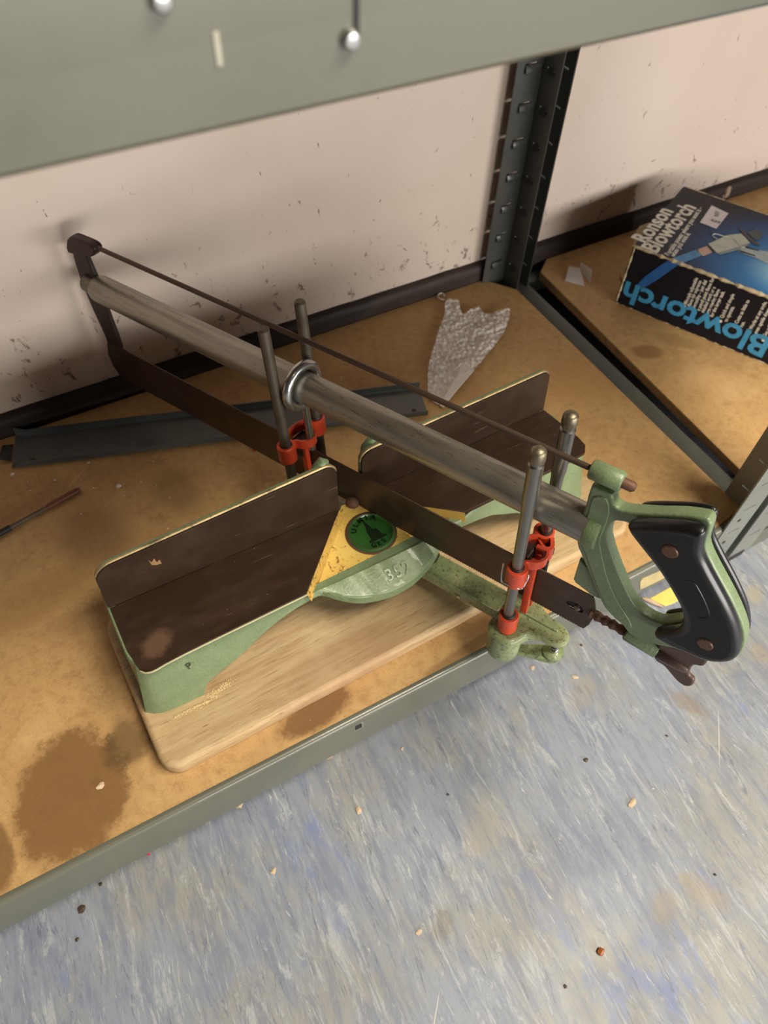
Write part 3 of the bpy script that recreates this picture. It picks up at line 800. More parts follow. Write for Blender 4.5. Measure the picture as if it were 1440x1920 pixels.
def guide(sg, s0, up, low, name='saw_guide', dirn=1):
    """red pressed guide: collars on both posts joined by a strap that dips around the blade"""
    z0, z1 = up
    parts = [collar(-.020, s0, z0, z1), collar(.020, s0, z0 + .001, z1 + .002)]
    parts.append(strap([(-.0125, s0 - .001 * dirn), (-.0100, s0 - .003 * dirn), (-.0075, s0 - .0085 * dirn), (-.001, s0 - .0125 * dirn), (.0060, s0 - .0105 * dirn), (.0095, s0 - .004 * dirn), (.0125, s0)], z1 - .0105, z1 - .001))
    parts.append(strap([(-.0130, s0 + .004 * dirn), (-.008, s0 + .008 * dirn), (0, s0 + .0095 * dirn), (.008, s0 + .008 * dirn), (.013, s0 + .004 * dirn)], z1 - .010, z1 + .001))
    parts.append(box(-.0068, -.0022, s0 - .006 * dirn - .0028, s0 - .006 * dirn + .0028, low, z1 - .006, SAW, .0005))
    parts.append(box(.0022, .0062, s0 - .006 * dirn - .0028, s0 - .006 * dirn + .0028, low, z1 - .006, SAW, .0005))
    return link(name, join(parts), RED, mb, smooth=40)
guide(0, .0538, (.1165, .1335), .070)
sleeve(-.020, .0538, .1165, .1335); sleeve(.020, .053, .1185, .1360)
guide(0, -.1690, (.1150, .1335), .058)
sleeve(-.020, -.1685, .115, .1335); sleeve(.020, -.170, .116, .1360)
link('guide_block', box(-.0070, .0070, -.171, -.162, .112, .131, SAW, .0015), DARK, mb)
link('guide_block', box(-.0080, .0075, .048, .060, .110, .126, SAW, .0015), DARK, mb)
link('stop_collar', collar(-.020, -.1690, .0490, .0680), RED, mb, smooth=40, label='lower red stop collar')
sleeve(-.020, -.1690, .049, .069)
link('stop_collar', collar(.020, -.1700, .0490, .0680), RED, mb, smooth=40, label='lower red stop collar')
link('guide_brace', join([strap([(.012, -.168), (.006, -.162), (.0, -.160), (-.004, -.163)], .124, .137), strap([(.018, -.177), (.010, -.181), (.006, -.177), (.005, -.171)], .120, .134, .003)]), RED, mb, smooth=40)
# hexagon bolt clamped in the front guide
link('clamp_bolt', join([lathe([(.0046, .121), (.0046, .128)], 6, SAW @ Matrix.Translation((.012, -.178, 0))), lathe([(.0028, .088), (.0028, .121)], 12, SAW @ Matrix.Translation((.012, -.178, 0)))]), DARK, mb)
# wire clip hung on the front collar
clip = [side(*c, -.026) for c in ((944, 1056), (941, 1086), (946, 1092), (970, 1103), (978, 1104), (984, 1099), (992, 1078), (990, 1074))]
cw = [-.027, -.028, -.028, -.026, -.023, -.021, -.016, -.014]
cpx = ((944, 1056), (940, 1087), (947, 1094), (970, 1103), (977, 1104), (982, 1100), (991, 1081), (990, 1075))
cpts = [(w, *side(u, v, w)) for (u, v), w in zip(cpx, cw)]
link('wire_clip', tube(catmull(cpts, 3, False), .0007, 6, SAW), ZINC, mb, smooth=60)
# eyebolt the tube slides through
EB = .0440
ring = [(.0178 * math.cos(t), EB + .004 * math.sin(t) * 0, .1890 + .0178 * math.sin(t)) for t in [2 * math.pi * k / 36 for k in range(36)]]
link('eyebolt', join([tube(ring, .0042, 10, SAW, True), lathe([(.0034, .118), (.0034, .168), (.0040, .171)], 12, SAW @ Matrix.Translation((.0, EB, 0)))]), ZINC, mb, smooth=60, label='zinc plated ring bolt')

# ------------------------------------------------------------------ hand saw
hs = root('frame_saw', tuple(PIV + EZ * .07), 'long frame saw with brown blade, grey tube and black handle, resting in the red guides', 'saw')
# blade with teeth and slotted ends
top_r, top_f = (.2880, .1188), (-.2205, .1176)
rear = [side((120 + a / 6.4), (420 + b / 6.4)) for a, b in ((655, 1470), (520, 1425), (535, 1560), (590, 1690), (680, 1825))]
frontc = [side(900 + a / 4.8, 1000 + b / 4.8) for a, b in ((935, 852), (985, 815), (1030, 745), (1042, 680), (1035, 610), (1022, 572))]
teeth = []
s = .308; zb_ = .0718
while s > -.218:
    teeth.append((s, zb_)); teeth.append((s - .0009, zb_ - .0011)); s -= .0022
outline = [rear[0], rear[1], rear[2], rear[3], (rear[4][0], zb_ + .001)] + teeth + frontc
slot = [side(900 + a / 4.8, 1000 + b / 4.8) for a, b in ((780, 615), (800, 603), (850, 612), (910, 655), (935, 690), (915, 712), (870, 690), (800, 655))]
hole = [(.3035 + .0022 * math.cos(t), .0945 + .0032 * math.sin(t)) for t in [math.pi * k / 5 for k in range(10)]]
blade = link('blade', plate([outline, catmull(slot, 3), hole], -.0005, .0005, 0, SIDE), BLADE, hs)
c_ = side(1083, 1139)
bp1 = link('blade_pin', lathe([(.0026, -.0025), (.0026, .0012), (.0014, .0022), (0, .0024)], 12, SAW @ axis((0, c_[0], c_[1]), (-1, 0, 0))), STEEL, hs, smooth=40)
bp2 = link('blade_pin', lathe([(.0018, -.003), (.0018, .001), (0, .002)], 12, SAW @ axis((0, .3035, .0945), (-1, 0, 0))), DARK, hs, smooth=40)
under(bp1, blade); under(bp2, blade)
# tube and tension rod
link('frame_tube', tube([(0, .291, .1890), (0, .2895, .1890), (0, .286, .1890), (0, -.2058, .1885)], [.0095, .0118, .0128, .0131], 32, SAW), TUBE, hs, smooth=50)
link('tube_lug', tube([(0, .307, .1890), (0, .3050, .189), (0, .290, .1890)], [.0070, .0085, .0090], 20, SAW), STEEL, hs, smooth=50)
link('tension_rod', tube([(0, .270, .2375), (0, -.215, .2388)], .0021, 12, SAW), TROD, hs, smooth=50)
link('rod_end', tube([(0, -.214, .2388), (0, -.2235, .2388), (0, -.2255, .2388)], [.0036, .0036, .0022], 12, SAW), RUST, hs, smooth=50)
# rear arm
ra = [side(120 + a / 6.4, 420 + b / 6.4) for a, b in ((130, 130), (92, 150), (74, 195), (92, 320), (130, 480), (200, 690), (240, 790), (350, 1050), (440, 1240), (512, 1415), (545, 1560), (600, 1690), (660, 1600), (672, 1480), (560, 1180), (470, 920), (370, 640), (300, 480), (255, 345), (300, 352), (340, 370), (390, 362), (415, 310), (410, 280), (365, 228), (250, 175))]
link('rear_arm', plate([catmull(ra, 2)], -.0042 + .0045, .0042 + .0045 - .004, .0012, SIDE), DARK, hs, smooth=45)
link('rear_arm_hook', plate([catmull(ra[-8:] + [ra[0], ra[1], ra[2], ra[3]], 2)], -.0045, .0045, .0014, SIDE), DARK, hs, smooth=45)
# front casting with grip
C3 = lambda pts, w: [side(1040 + a / 3.6, 840 + b / 3.6, w) for a, b in pts]
gw = -.0048
outer = C3([(245, 262), (205, 400), (142, 600), (180, 730), (215, 812), (265, 935), (330, 1070), (400, 1150), (460, 1200), (500, 1255), (580, 1300), (700, 1335), (800, 1355), (900, 1388), (1040, 1420), (1180, 1428), (1250, 1398), (1287, 1300), (1264, 1180), (1192, 1020), (1082, 820), (1027, 700), (1024, 640), (1046, 570), (1056, 525), (1040, 490), (1000, 475), (860, 455), (700, 450), (560, 440), (450, 425), (400, 390), (385, 320), (300, 280)], gw)
inner = C3([(400, 500), (455, 500), (515, 522), (560, 592), (700, 772), (800, 932), (860, 1062), (872, 1130), (850, 1160), (790, 1172), (700, 1178), (600, 1128), (520, 1040), (455, 905), (400, 770), (356, 620), (372, 545)], gw)
hc = link('handle_casting', plate([catmull(outer, 2), catmull(inner, 2)], gw, -gw, .0016, SIDE, 3), GREEN, hs, smooth=45)
wing = C3([(180, 735), (139, 868), (150, 890), (275, 985), (320, 1000), (240, 800)], .002)
under(link('casting_web', plate([wing], -.001, .003, .0008, SIDE), GREEN, hs, smooth=45), hc)
ins = C3([(262, 330), (232, 430), (175, 600), (215, 720), (260, 850), (310, 980), (375, 1080), (450, 1150), (520, 1210), (500, 1150), (440, 1060), (385, 950), (345, 830), (305, 640), (330, 560), (370, 440), (350, 340)], gw)
under(link('raised_panel', plate([catmull(ins, 2)], gw - .0008, gw + .001, .0006, SIDE), GREEN, hs, smooth=45), hc)
under(link('rod_boss', tube([(0, -.1965, .2388), (0, -.1975, .2388), (0, -.2165, .2388), (0, -.2175, .2388)], [.0055, .0066, .0066, .0058], 22, SAW), GREEN, hs, smooth=50), hc)
under(link('wing_boss', tube([(0, -.2530, .0955), (0, -.2540, .0953), (0, -.2775, .0930), (0, -.2785, .0929)], [.0052, .0064, .0064, .0056], 22, SAW), GREEN, hs, smooth=50), hc)
under(link('tube_socket', tube([(0, -.2050, .1880), (0, -.2062, .1880), (0, -.214, .1880)], [.0132, .0140, .0136], 28, SAW), GREEN, hs, smooth=50), hc)
link('blade_tang', tube(catmull([(0, -.2238, .0955), (0, -.228, .0955), (0, -.234, .0950), (0, -.240, .0955), (0, -.246, .0950), (0, -.256, .0953)], 3, False), [.0030] + [.0042, .0036, .0030] * 5, 10, SAW), RUST, hs, smooth=50)
link('slot_backing', box(.0008, .0030, -.2300, -.196, .0885, .0985, SAW, .0006), DARK, hs)  # dark backing added behind the blade slot so its opening looks shaded
# black grips on both sides
grip = C3([(520, 492), (620, 484), (860, 496), (985, 522), (1028, 556), (1010, 640), (1012, 710), (1060, 815), (1168, 1015), (1240, 1175), (1262, 1300), (1245, 1380), (1180, 1415), (1050, 1408), (900, 1350), (780, 1300), (705, 1255), (688, 1222), (740, 1210), (840, 1195), (878, 1150), (872, 1062), (806, 932), (704, 772), (562, 592), (515, 520)], -.0095)
G = catmull(grip, 3)
g1 = link('grip', plate([G], -.0155, gw - .0002, .0042, SIDE, 4), BLACKP, hs, smooth=60, label='black moulded plastic grip')
g2 = link('grip', plate([G], -gw + .0002, .0098, .0022, SIDE, 4), BLACKP, hs, smooth=60, label='black moulded plastic grip')
# fine ribs on the grip face and the oval cartouche
def inside(p, poly):
    r = False; n = len(poly)
    for i in range(n):
        a, b = poly[i], poly[i - 1]
        if (a[1] > p[1]) != (b[1] > p[1]) and p[0] < (b[0] - a[0]) * (p[1] - a[1]) / (b[1] - a[1]) + a[0]: r = not r
    return r
cen = (sum(p[0] for p in G) / len(G), sum(p[1] for p in G) / len(G))
ribs = []
z = .135
while z < .24:
    xs = [(-.33 + k * .0006) for k in range(200)]
    run = [x for x in xs if all(inside((x + dx, z + dz), G) for dx, dz in ((.0055, 0), (-.0045, 0), (0, .006), (0, -.006)))]
    if len(run) > 6: ribs.append(box(run[0], run[-1], z, z + .0005, -.01565, -.0153, SIDE))
    z += .0013
if ribs: under(link('grip_ribs', join(ribs), BLACKP, hs, kind='stuff'), g1)
oc = [side(1040 + a / 3.6, 840 + b / 3.6, -.0156) for a, b in ((880, 905), (935, 905), (975, 960), (1020, 1050), (1045, 1130), (1010, 1150), (965, 1130), (925, 1040), (880, 950))]
under(link('grip_cartouche', tube([(x_, y_, -.0156) for x_, y_ in catmull(oc, 4)], .0003, 5, SIDE, True), BLACKP, hs, smooth=60), g1)
for a, b in ((777, 700), (1015, 1325)):
    q = side(1040 + a / 3.6, 840 + b / 3.6, -.0158)
    sc = link('grip_screw', lathe([(.0052, 0), (.0052, .0008), (.0046, .0014), (0, .0015)], 24, SAW @ axis((-.0152, q[0], q[1]), (-1, 0, 0))), COPPER, hs, smooth=40, label='brown slotted screw head')
    under(sc, g1)
    under(link('screw_slot', box(-.0045, .0045, -.0005, .0005, .0013, .0017, SAW @ axis((-.0152, q[0], q[1]), (-1, 0, 0), (0, .8, .6))), RUST, hs), g1)
# brown wing nut
wn = C3([(668, 1402), (705, 1325), (770, 1335), (890, 1372), (990, 1400), (1028, 1437), (1000, 1476), (935, 1472), (905, 1530), (938, 1570), (928, 1606), (880, 1610), (820, 1570), (740, 1478), (685, 1440)], -.002)
link('wing_nut', join([plate([catmull(wn, 4)], -.0022, .0022, .0018, SIDE, 3),
                       tube([(0, -.2785, .0930), (0, -.2795, .0930), (0, -.300, .0905), (0, -.302, .0905)], [.0050, .0062, .0045, .003], 18, SAW)]), BROWNP, hs, smooth=55, label='brown wing nut')

# ------------------------------------------------------------------ carton on the right board
A0 = atz(1155, 573, 0)
e1 = Vector((.452, -.892, 0)).normalized(); e2 = Vector((-e1.y, e1.x, 0)).normalized()
BH, BW, BL = .0830, .168, .300
A0 = Vector((.6590, .5370, 0))
CM = frame(A0, e1, e2, Zu)          # x along the length, y across, z up
bx = root('carton', tuple(A0), 'worn dark blue blowtorch carton with pictures and lettering on the right shelf', 'carton')
cbm = mk_box('dark_carton_print')
def carton(bm):
    bmesh.ops.create_cube(bm, size=1, matrix=Matrix.Translation((BL / 2, BW / 2, BH / 2)) @ Matrix.Diagonal((BL, BW, BH, 1)))
    bmesh.ops.subdivide_edges(bm, edges=bm.edges[:], cuts=14, use_grid_fill=True)
    bmesh.ops.bevel(bm, geom=[e for e in bm.edges if e.calc_face_angle(0) > 1], offset=.0012, segments=2, affect='EDGES')
cart = link('carton_body', bmm(carton, CM), cbm.m, bx, smooth=40)
# printed sky glow on the lid, a flat print with its own gradient
k = Mat('lid_print', (18, 19, 28), .5, 0, .3, 0)
vt = k.N.new('ShaderNodeMapping'); vt.vector_type = 'TEXTURE'
gc = e1 * .175 + e2 * .058
vt.inputs['Location'].default_value = gc; vt.inputs['Rotation'].default_value = (0, 0, math.atan2(e1.y, e1.x) + .2)
vt.inputs['Scale'].default_value = (.150, .135, 1000)
k.L.new(k.tc.outputs['Object'], vt.inputs['Vector'])
ln = k.N.new('ShaderNodeVectorMath'); ln.operation = 'LENGTH'; k.L.new(vt.outputs[0], ln.inputs[0])
d_ = ln.outputs['Value']
k.mix(k.ramp(d_, .55, 1.05, 1, 0), (34, 74, 128))
k.mix(k.ramp(d_, .2, .85, 1, 0), (52, 132, 196))
k.mix(k.ramp(d_, .0, .42, 1, 0), (170, 216, 236))
k.mix(k.ramp(k.noise(260, 5, .7), .68, .72), (196, 206, 210), .7)
k.mix(k.ramp(k.noise(70, 6, .8, (1, .4, 1)), .68, .73), (150, 160, 168), .5)
k.bump(k.noise(40, 4), .15, .001)
link('lid', box(.0015, BL, .0015, BW - .0015, BH, BH + .0004, CM), k.m, bx)
WHITE = mk_plain('white_print', (232, 228, 214), .5); SKY = mk_plain('sky_blue_print', (66, 158, 206), .45)
# worn pale edges of the card
CARD = mk_plain('torn_card', (206, 190, 156), .8)
def ragged(a, b, r0, seed, n=60, lo=.3):
    rn = random.Random(seed); a, b = Vector(a), Vector(b)
    pts = [a.lerp(b, i / n) for i in range(n + 1)]
    return tube(pts, [r0 * rn.uniform(lo, 1.3) for _ in pts], 6, CM)
link('worn_edge', join([ragged((.0, .0008, BH - .0004), (BL, .0008, BH - .0004), .0022, 3), ragged((.002, -.0002, BH - .001), (.002, -.0002, .004), .0014, 4, 30), ragged((.004, BW - .001, BH), (BL, BW - .001, BH), .0009, 5), ragged((0, .0005, .001), (BL, .0005, .001), .0008, 8, 80, .1)]), CARD, bx, label='pale torn card edge')
# torn flap at the end
link('torn_flap', join([sheet(lambda a, b: Vector((-.001 - .012 * b + .004 * math.sin(a * 5), .012 + a * .060, BH - .006 - .010 * b - .006 * math.sin(a * 3.1) * b)), 10, 5, .0009, CM),
                        sheet(lambda a, b: Vector((-.0005 - .007 * math.sin(a * 3.1), .001 + .004 * b, .030 + a * .030)), 8, 3, .0009, CM)]), CARD, bx, label='pale torn end flap')
LIDM = CM @ Matrix.Translation((0, 0, BH + .0005))
RL = lambda x, y: LIDM @ Matrix.Translation((x, y, 0)) @ Matrix.Rotation(math.pi / 2, 4, 'Z')   # reads across the lid
def lid(u, v):
    q = atz(u, v, BH + .0005) - A0; return (q.dot(e1), q.dot(e2))
def fitline(body, pa, pb, bold=.0, mat=WHITE, name='lettering', label=None, cap=None):
    (x0, y0), (x1, y1) = lid(*pa), lid(*pb)
    L = math.hypot(x1 - x0, y1 - y0); an = math.atan2(y1 - y0, x1 - x0)
    me = text(body, 1, 0, ID); w = max(v.co.x for v in me.vertices); bpy.data.meshes.remove(me)
    sz = cap if cap else L / w
    me = text(body, sz, .00012, LIDM @ Matrix.Translation((x0, y0, .0001)) @ Matrix.Rotation(an, 4, 'Z'), 'LEFT', bold, L / (w * sz))
    return link(name, me, mat, bx, label=label)
fitline('Ronson', (1212, 458), (1262, 397), .0007, label='white word Ronson', cap=.030)
fitline('Blowtorch', (1230, 476), (1305, 390), .0007, label='white word Blowtorch', cap=.030)
fitline('Portable power where you want it \u2013', (1254, 480), (1318, 390), .0001, cap=.0092)
fitline('when you want it', (1264, 482), (1294, 439), .0001, cap=.0092)
# picture of the torch on the lid
def onlid(px, z=.0002, mat=None, name='torch_picture', th=.00012):
    return link(name, plate([[lid(*q) for q in px]], z, z + th, 0, LIDM), mat, bx)
q3 = lambda pts: [(1120 + a / 4.5, 330 + b / 4.5) for a, b in pts]
onlid(q3([(640, 690), (700, 672), (840, 620), (880, 672), (760, 720), (690, 745), (650, 712)]), mat=mk_plain('flame_blue_print', (60, 140, 196), .4), name='flame_picture')
onlid(q3([(835, 625), (925, 592), (985, 640), (890, 678)]), mat=mk_plain('pink_brass_print', (206, 170, 152), .4), name='nozzle_picture')
onlid(q3([(925, 592), (940, 588), (990, 640), (975, 650)]), .0004, mat=BLACK, name='nozzle_ring_picture')
onlid(q3([(935, 575), (1100, 500), (1215, 488), (1290, 568), (1200, 600), (1010, 655)]), .0003, mat=mk_plain('pale_silver_print', (198, 206, 192), .4), name='torch_body_picture')
onlid(q3([(1010, 655), (1200, 600), (1290, 568), (1270, 590), (1180, 630), (1030, 668)]), .0005, mat=mk_plain('silver_shade_print', (130, 150, 152), .4), name='torch_shade_picture')
onlid(q3([(1215, 600), (1440, 640), (1500, 680), (1500, 760), (1420, 735), (1330, 690), (1185, 640)]), .0003, mat=mk_plain('grey_silver_print', (172, 190, 192), .4), name='torch_handle_picture')
onlid(q3([(1198, 628), (1330, 672), (1330, 682), (1195, 640)]), .0005, mat=BLACK, name='handle_line_picture')
onlid(q3([(1255, 600), (1362, 628), (1362, 636), (1250, 610)]), .0005, mat=BLACK, name='handle_line_picture')
onlid(q3([(1200, 445), (1215, 445), (1290, 520), (1368, 585), (1360, 596), (1310, 575), (1240, 510), (1205, 465)]), .0006, mat=mk_plain('charcoal_print', (38, 44, 50), .4), name='knob_flange_picture')
onlid(q3([(1265, 480), (1330, 455), (1385, 478), (1398, 500), (1350, 550), (1300, 520)]), .0006, mat=mk_plain('dark_teal_print', (52, 68, 74), .4), name='knob_picture')
lo = catmull([lid(*q) for q in q3([(1010, 535), (975, 515), (975, 497), (1000, 492), (1060, 510), (1130, 525), (1180, 565), (1215, 605), (1240, 600)])], 4, False)
link('wire_loop_picture', tube([(x_, y_, .0006) for x_, y_ in lo], .0005, 5, LIDM), WHITE, bx)
# price sticker
sk = [lid(*q) for q in ((1334, 386), (1365.5, 401), (1343, 429), (1312, 418))]
link('price_sticker', plate([sk], .0004, .0007, 0, LIDM), mk_plain('white_sticker', (226, 220, 226), .5, 0, .96), bx, label='white price sticker')
sc_, sd_ = Vector(sk[0]).lerp(Vector(sk[1]), .3), Vector(sk[2]).lerp(Vector(sk[3]), .5)
an = math.atan2(sk[3][1] - sk[0][1], sk[3][0] - sk[0][0])
link('sticker_print', join([text('A76', .008, .0001, LIDM @ Matrix.Translation((*sc_.lerp(sd_, .18), .0009)) @ Matrix.Rotation(an + .2, 4, 'Z')), text('859', .008, .0001, LIDM @ Matrix.Translation((*sc_.lerp(sd_, .75), .0009)) @ Matrix.Rotation(an + math.pi / 2, 4, 'Z'))]), mk_plain('grey_ink', (96, 92, 98)), bx)
# side face
nf = -e2
SF = frame(A0 + nf * .0005, e1, Zu, nf)
def sidef(u, v):
    q = atplane(u, v, A0 + nf * .0005, nf) - A0; return (q.dot(e1), q.z)
# the big word is printed upside down along the bottom
(xa, za), (xb, zb2) = sidef(1433, 650), sidef(1168, 548)
me = text('Blowtorch', 1, 0, ID); w = max(v.co.x for v in me.vertices); bpy.data.meshes.remove(me)
HL = .0400
big_ = text('Blowtorch', HL, .00012, SF @ Matrix.Translation((.1930, .0352, .0002)) @ Matrix.Rotation(math.pi, 4, 'Z'), 'LEFT', .0011, .186 / (w * HL))
link('lettering', big_, SKY, bx, label='upside down blue word Blowtorch')
# flame carried over on to the side
fl = [sidef(*q) for q in q3([(300, 985), (330, 925), (400, 850), (560, 735), (600, 715), (690, 745), (640, 780), (500, 880), (380, 950)])]
link('flame_picture', plate([fl], 0, .00015, 0, SF), mk_plain('deep_flame_print', (44, 104, 172), .4), bx)
# bullet texts read upwards
cols = [('Minutely adjustable', 735, 1100), ('flame for supreme', 768, 1115), ('versatility \u2013 just dial', 805, 1130), ('a pencil point flame for', 845, 1150), ('detailed work or a', 880, 1170), ('large roaring flame', 915, 1190), ('for the larger task.', 955, 1205),
        ('Quick and simple', 1040, 1215), ('to operate.', 1075, 1245), ('Costs so little to', 1165, 1260), ('run.', 1205, 1290), ('Works at any angle,', 1285, 1310), ('even upside down.', 1325, 1345), ('Gas refill lasts', 1400, 1370), ('for hours.', 1440, 1400)]
ms = []
for body, a, b in cols:
    q = sidef(1120 + a / 4.5, 330 + b / 4.5)
    ms.append(text(body, .0062, .00008, SF @ Matrix.Translation((q[0] + .0016, q[1] + .003, .0002)) @ Matrix.Rotation(math.pi / 2, 4, 'Z'), 'LEFT', .00012, .80))
for a, b in ((735, 1100), (1040, 1225), (1162, 1272), (1285, 1322), (1400, 1385)):
    q = sidef(1120 + a / 4.5, 330 + b / 4.5)
    ms.append(lathe([(.0019, 0), (.0019, .0003)], 16, SF @ Matrix.Translation((q[0], q[1], 0))))
link('small_print', join(ms), WHITE, bx, label='white bullet point lines')

for o_ in list(col.objects):
    if o_.parent is bx and o_ is not cart and o_.name.split('.')[0] not in ('torn_flap', 'lid'): under(o_, cart)
# ------------------------------------------------------------------ loose things on the shelf
# grey steel channel lying flat
sA, sB = Vector((-.0770, .6290, 0)), Vector((.3460, .4965, 0))
sd = (sB - sA).normalized(); sn = Vector((-sd.y, sd.x, 0)); SL = (sB - sA).length
SM = frame(sA, sd, sn, Zu)
pr = [(-.0225, .0), (-.0232, .0012), (-.0232, .0078), (-.0222, .0078), (-.0216, .0022), (-.0200, .0012), (.0190, .0012), (.0202, .0024), (.0208, .0090), (.0219, .0090), (.0219, .0012), (.0210, .0)]
def chan(bm):
    st = [0, .012, .06, .2, .32, SL]
    rows = []
    for i, x in enumerate(st):
        k_ = 1 + (.0 if i else .25)
        rows.append([bm.verts.new((x + (.010 if (i == 0 and y < 0 and z > .003) else 0), y * (1.0 + (.16 if (i == 0 and y > 0) else 0)), z * (k_ if y > 0 else 1))) for y, z in pr])
    for a, b in zip(rows, rows[1:]):
        for j in range(len(pr)): bm.faces.new((a[j], a[(j + 1) % len(pr)], b[(j + 1) % len(pr)], b[j]))
    bm.faces.new(rows[0]); bm.faces.new(rows[-1][::-1])
cs = root('steel_channel', tuple(sA), 'slate grey folded steel strip lying flat on the shelf behind the saw', 'metal strip')
ch_ = link('channel_strip', bmm(chan, SM), STRIPG, cs, smooth=30)
link('end_tab', sheet(lambda a, b: Vector((-.0015 - .011 * a, -.014 + .024 * b, .0016 + .005 * a * (1 - b))), 4, 5, .0010, SM), STRIPG, cs, label='bent end tab')
for x_, y_ in ((.020, -.016), (SL - .014, -.014)):
    link('screw_hole', lathe([(.0028, .0012), (.0028, .0015)], 14, SM @ Matrix.Translation((x_, y_, 0))), DARK, cs)

# bubble wrap
bw_px = [(385, 345), (440, 262), (520, 300), (590, 322), (602, 430), (640, 490), (740, 432), (850, 372), (890, 440), (925, 488), (1030, 480), (1180, 420), (1275, 425), (1268, 545), (1200, 740), (1080, 905), (990, 1010), (880, 1150), (785, 1255), (640, 1420), (500, 1580), (375, 1745), (300, 1722), (180, 1655), (150, 1600), (150, 1300), (190, 1050), (260, 850), (300, 700), (378, 500)]
bwp = [P2(780 + a / 7.2, 520 + b / 7.2, .004) for a, b in bw_px]
from mathutils import noise as mn
def wrap(bm):
    xs = [p[0] for p in bwp]; ys = [p[1] for p in bwp]; st = .0011
    nx, ny = int((max(xs) - min(xs)) / st) + 2, int((max(ys) - min(ys)) / st) + 2
    V = {}
    for i in range(nx):
        for j in range(ny):
            x, y = min(xs) + i * st, min(ys) + j * st
            if not inside((x, y), bwp): continue
            d = mn.voronoi(Vector((x * 210, y * 210, 0)))[0][0]
            h = .0022 + .0042 * max(0, .62 - d) + .0035 * abs(mn.noise(Vector((x * 45, y * 45, 3)))) + .002 * abs(mn.noise(Vector((x * 140, y * 140, 1))))
            V[i, j] = bm.verts.new((x, y, h))
    for (i, j) in list(V):
        q = [V.get(k2) for k2 in ((i, j), (i + 1, j), (i + 1, j + 1), (i, j + 1))]
        if all(q): bm.faces.new(q)
bwr = root('bubble_wrap', (*bwp[0], 0), 'torn crumpled piece of clear bubble wrap on the shelf before the rear post', 'bubble wrap')
BUB = mk_bubble()
link('bubble_sheet', bmm(wrap), BUB, bwr, smooth=80)
fo = [P2(780 + a / 7.2, 520 + b / 7.2, .006) for a, b in ((600, 1190), (640, 1165), (785, 1250), (640, 1420), (500, 1585), (375, 1750), (320, 1725), (440, 1500), (560, 1320))]
link('folded_film', plate([fo], .0048, .0058, .0004), mk_bubble(), bwr, smooth=60, label='smooth folded edge')
lp_ = [atz(780 + a / 7.2, 520 + b / 7.2, .003) for a, b in ((385, 300), (340, 295), (300, 270), (300, 235), (335, 215), (375, 222), (380, 250))]
link('film_loop', tube(catmull([tuple(q) for q in lp_], 4, False), .0007, 6), BUB, bwr, smooth=60)

# folded white paper scrap on the right board
psr = root('paper_scrap', tuple(atz(1085, 530, 0)), 'small folded scrap of white paper on the right board beside the steel post', 'paper')
PAPER = mk_plain('white_paper', (248, 244, 240), .7, 0, .97)
pp = lambda u, v, z: atz(u, v, z)
def quad(a, b, c, d, n=5, bow=0):
    return sheet(lambda i, j: (a.lerp(b, i)).lerp(d.lerp(c, i), j) + Vector((0, 0, bow * math.sin(math.pi * i))), n, n, .0004)
link('paper_leaf', quad(pp(1059, 527, .0008), pp(1067, 499, .004), pp(1086, 502, .006), pp(1096, 537, .001), 5, .002), PAPER, psr)
link('paper_leaf', quad(pp(1086, 502, .004), pp(1089, 491, .010), pp(1110, 506, .012), pp(1107, 535, .001), 5, .001), PAPER, psr)

# worn brown marker stick at the left
pa, pb2 = atz(-6, 1003, .003), atz(150, 917, .003)
dd = (pb2 - pa).normalized(); LN = (pb2 - pa).length
pn = root('marking_tool', tuple(pa - Vector((0, 0, .003))), 'thin worn tool with a red-brown end lying on the left of the shelf', 'tool')
AX = axis(pa, dd)
link('shaft', lathe([(.0022, 0), (.0026, LN * .12), (.0021, LN * .3), (.0020, LN * .6)], 10, AX), mk_plain('grey_worn_shaft', (92, 78, 66), .6), pn, smooth=50)
link('handle', lathe([(.0022, LN * .58), (.0029, LN * .62), (.0030, LN * .93), (.0022, LN)], 10, AX), mk_plain('red_brown_handle', (108, 58, 36), .5), pn, smooth=50)
link('tip', lathe([(.0030, -.006), (.0032, LN * .16)], 10, AX), BLACK, pn, smooth=50)

# crumbs: every visible crumb is a thing
def crumb(name, u, v, z, size, mat, label, cat, group, seed, flat=.3, asp=1.0, rot=0.0):
    rn = random.Random(seed)
    def f(bm):
        bmesh.ops.create_icosphere(bm, subdivisions=1, radius=size)
        for vv in bm.verts: vv.co *= rn.uniform(.65, 1.2)
    p = atz(u, v, z)
    me = bmm(f, Matrix.Translation((p.x, p.y, z + size * flat * .75)) @ Matrix.Rotation(rot, 4, 'Z') @ Matrix.Diagonal((asp, 1, flat, 1)))
    o = link(name, me, mat); tag(o, label, cat, group); recenter(o); return o
FLAKE = mk_plain('white_flake', (226, 216, 204), .7, 0, .95)
for i, (u, v, s_) in enumerate(((222, 912, .0032), (23, 889, .0024), (103, 901, .0018), (166, 868, .0016), (52, 903, .0008), (57, 920, .0008), (265, 904, .0009), (293, 911, .0008), (152, 964, .0008), (315, 991, .0011), (176, 915, .0012), (318, 933, .0008), (287, 865, .0007), (233, 930, .0008), (130, 808, .0008), (640, 708, .0010), (784, 633, .0008))):
    own = {0: 'largest white paint flake, between the grey strip and the left fence', 1: 'white paint flake nearest the left edge, below the end of the grey strip',
           2: 'white paint flake just above the red-brown end of the thin tool', 3: 'small white paint flake touching the front edge of the grey strip',
           15: 'small pale flake on the shelf between the rear posts and the bubble wrap'}.get(i)
    crumb('paint_flake', u, v, .0, s_, FLAKE, own or 'tiny white speck of paint, among the smallest on the tan shelf', 'paint flake', None if own else 'white paint specks on the shelf', i)
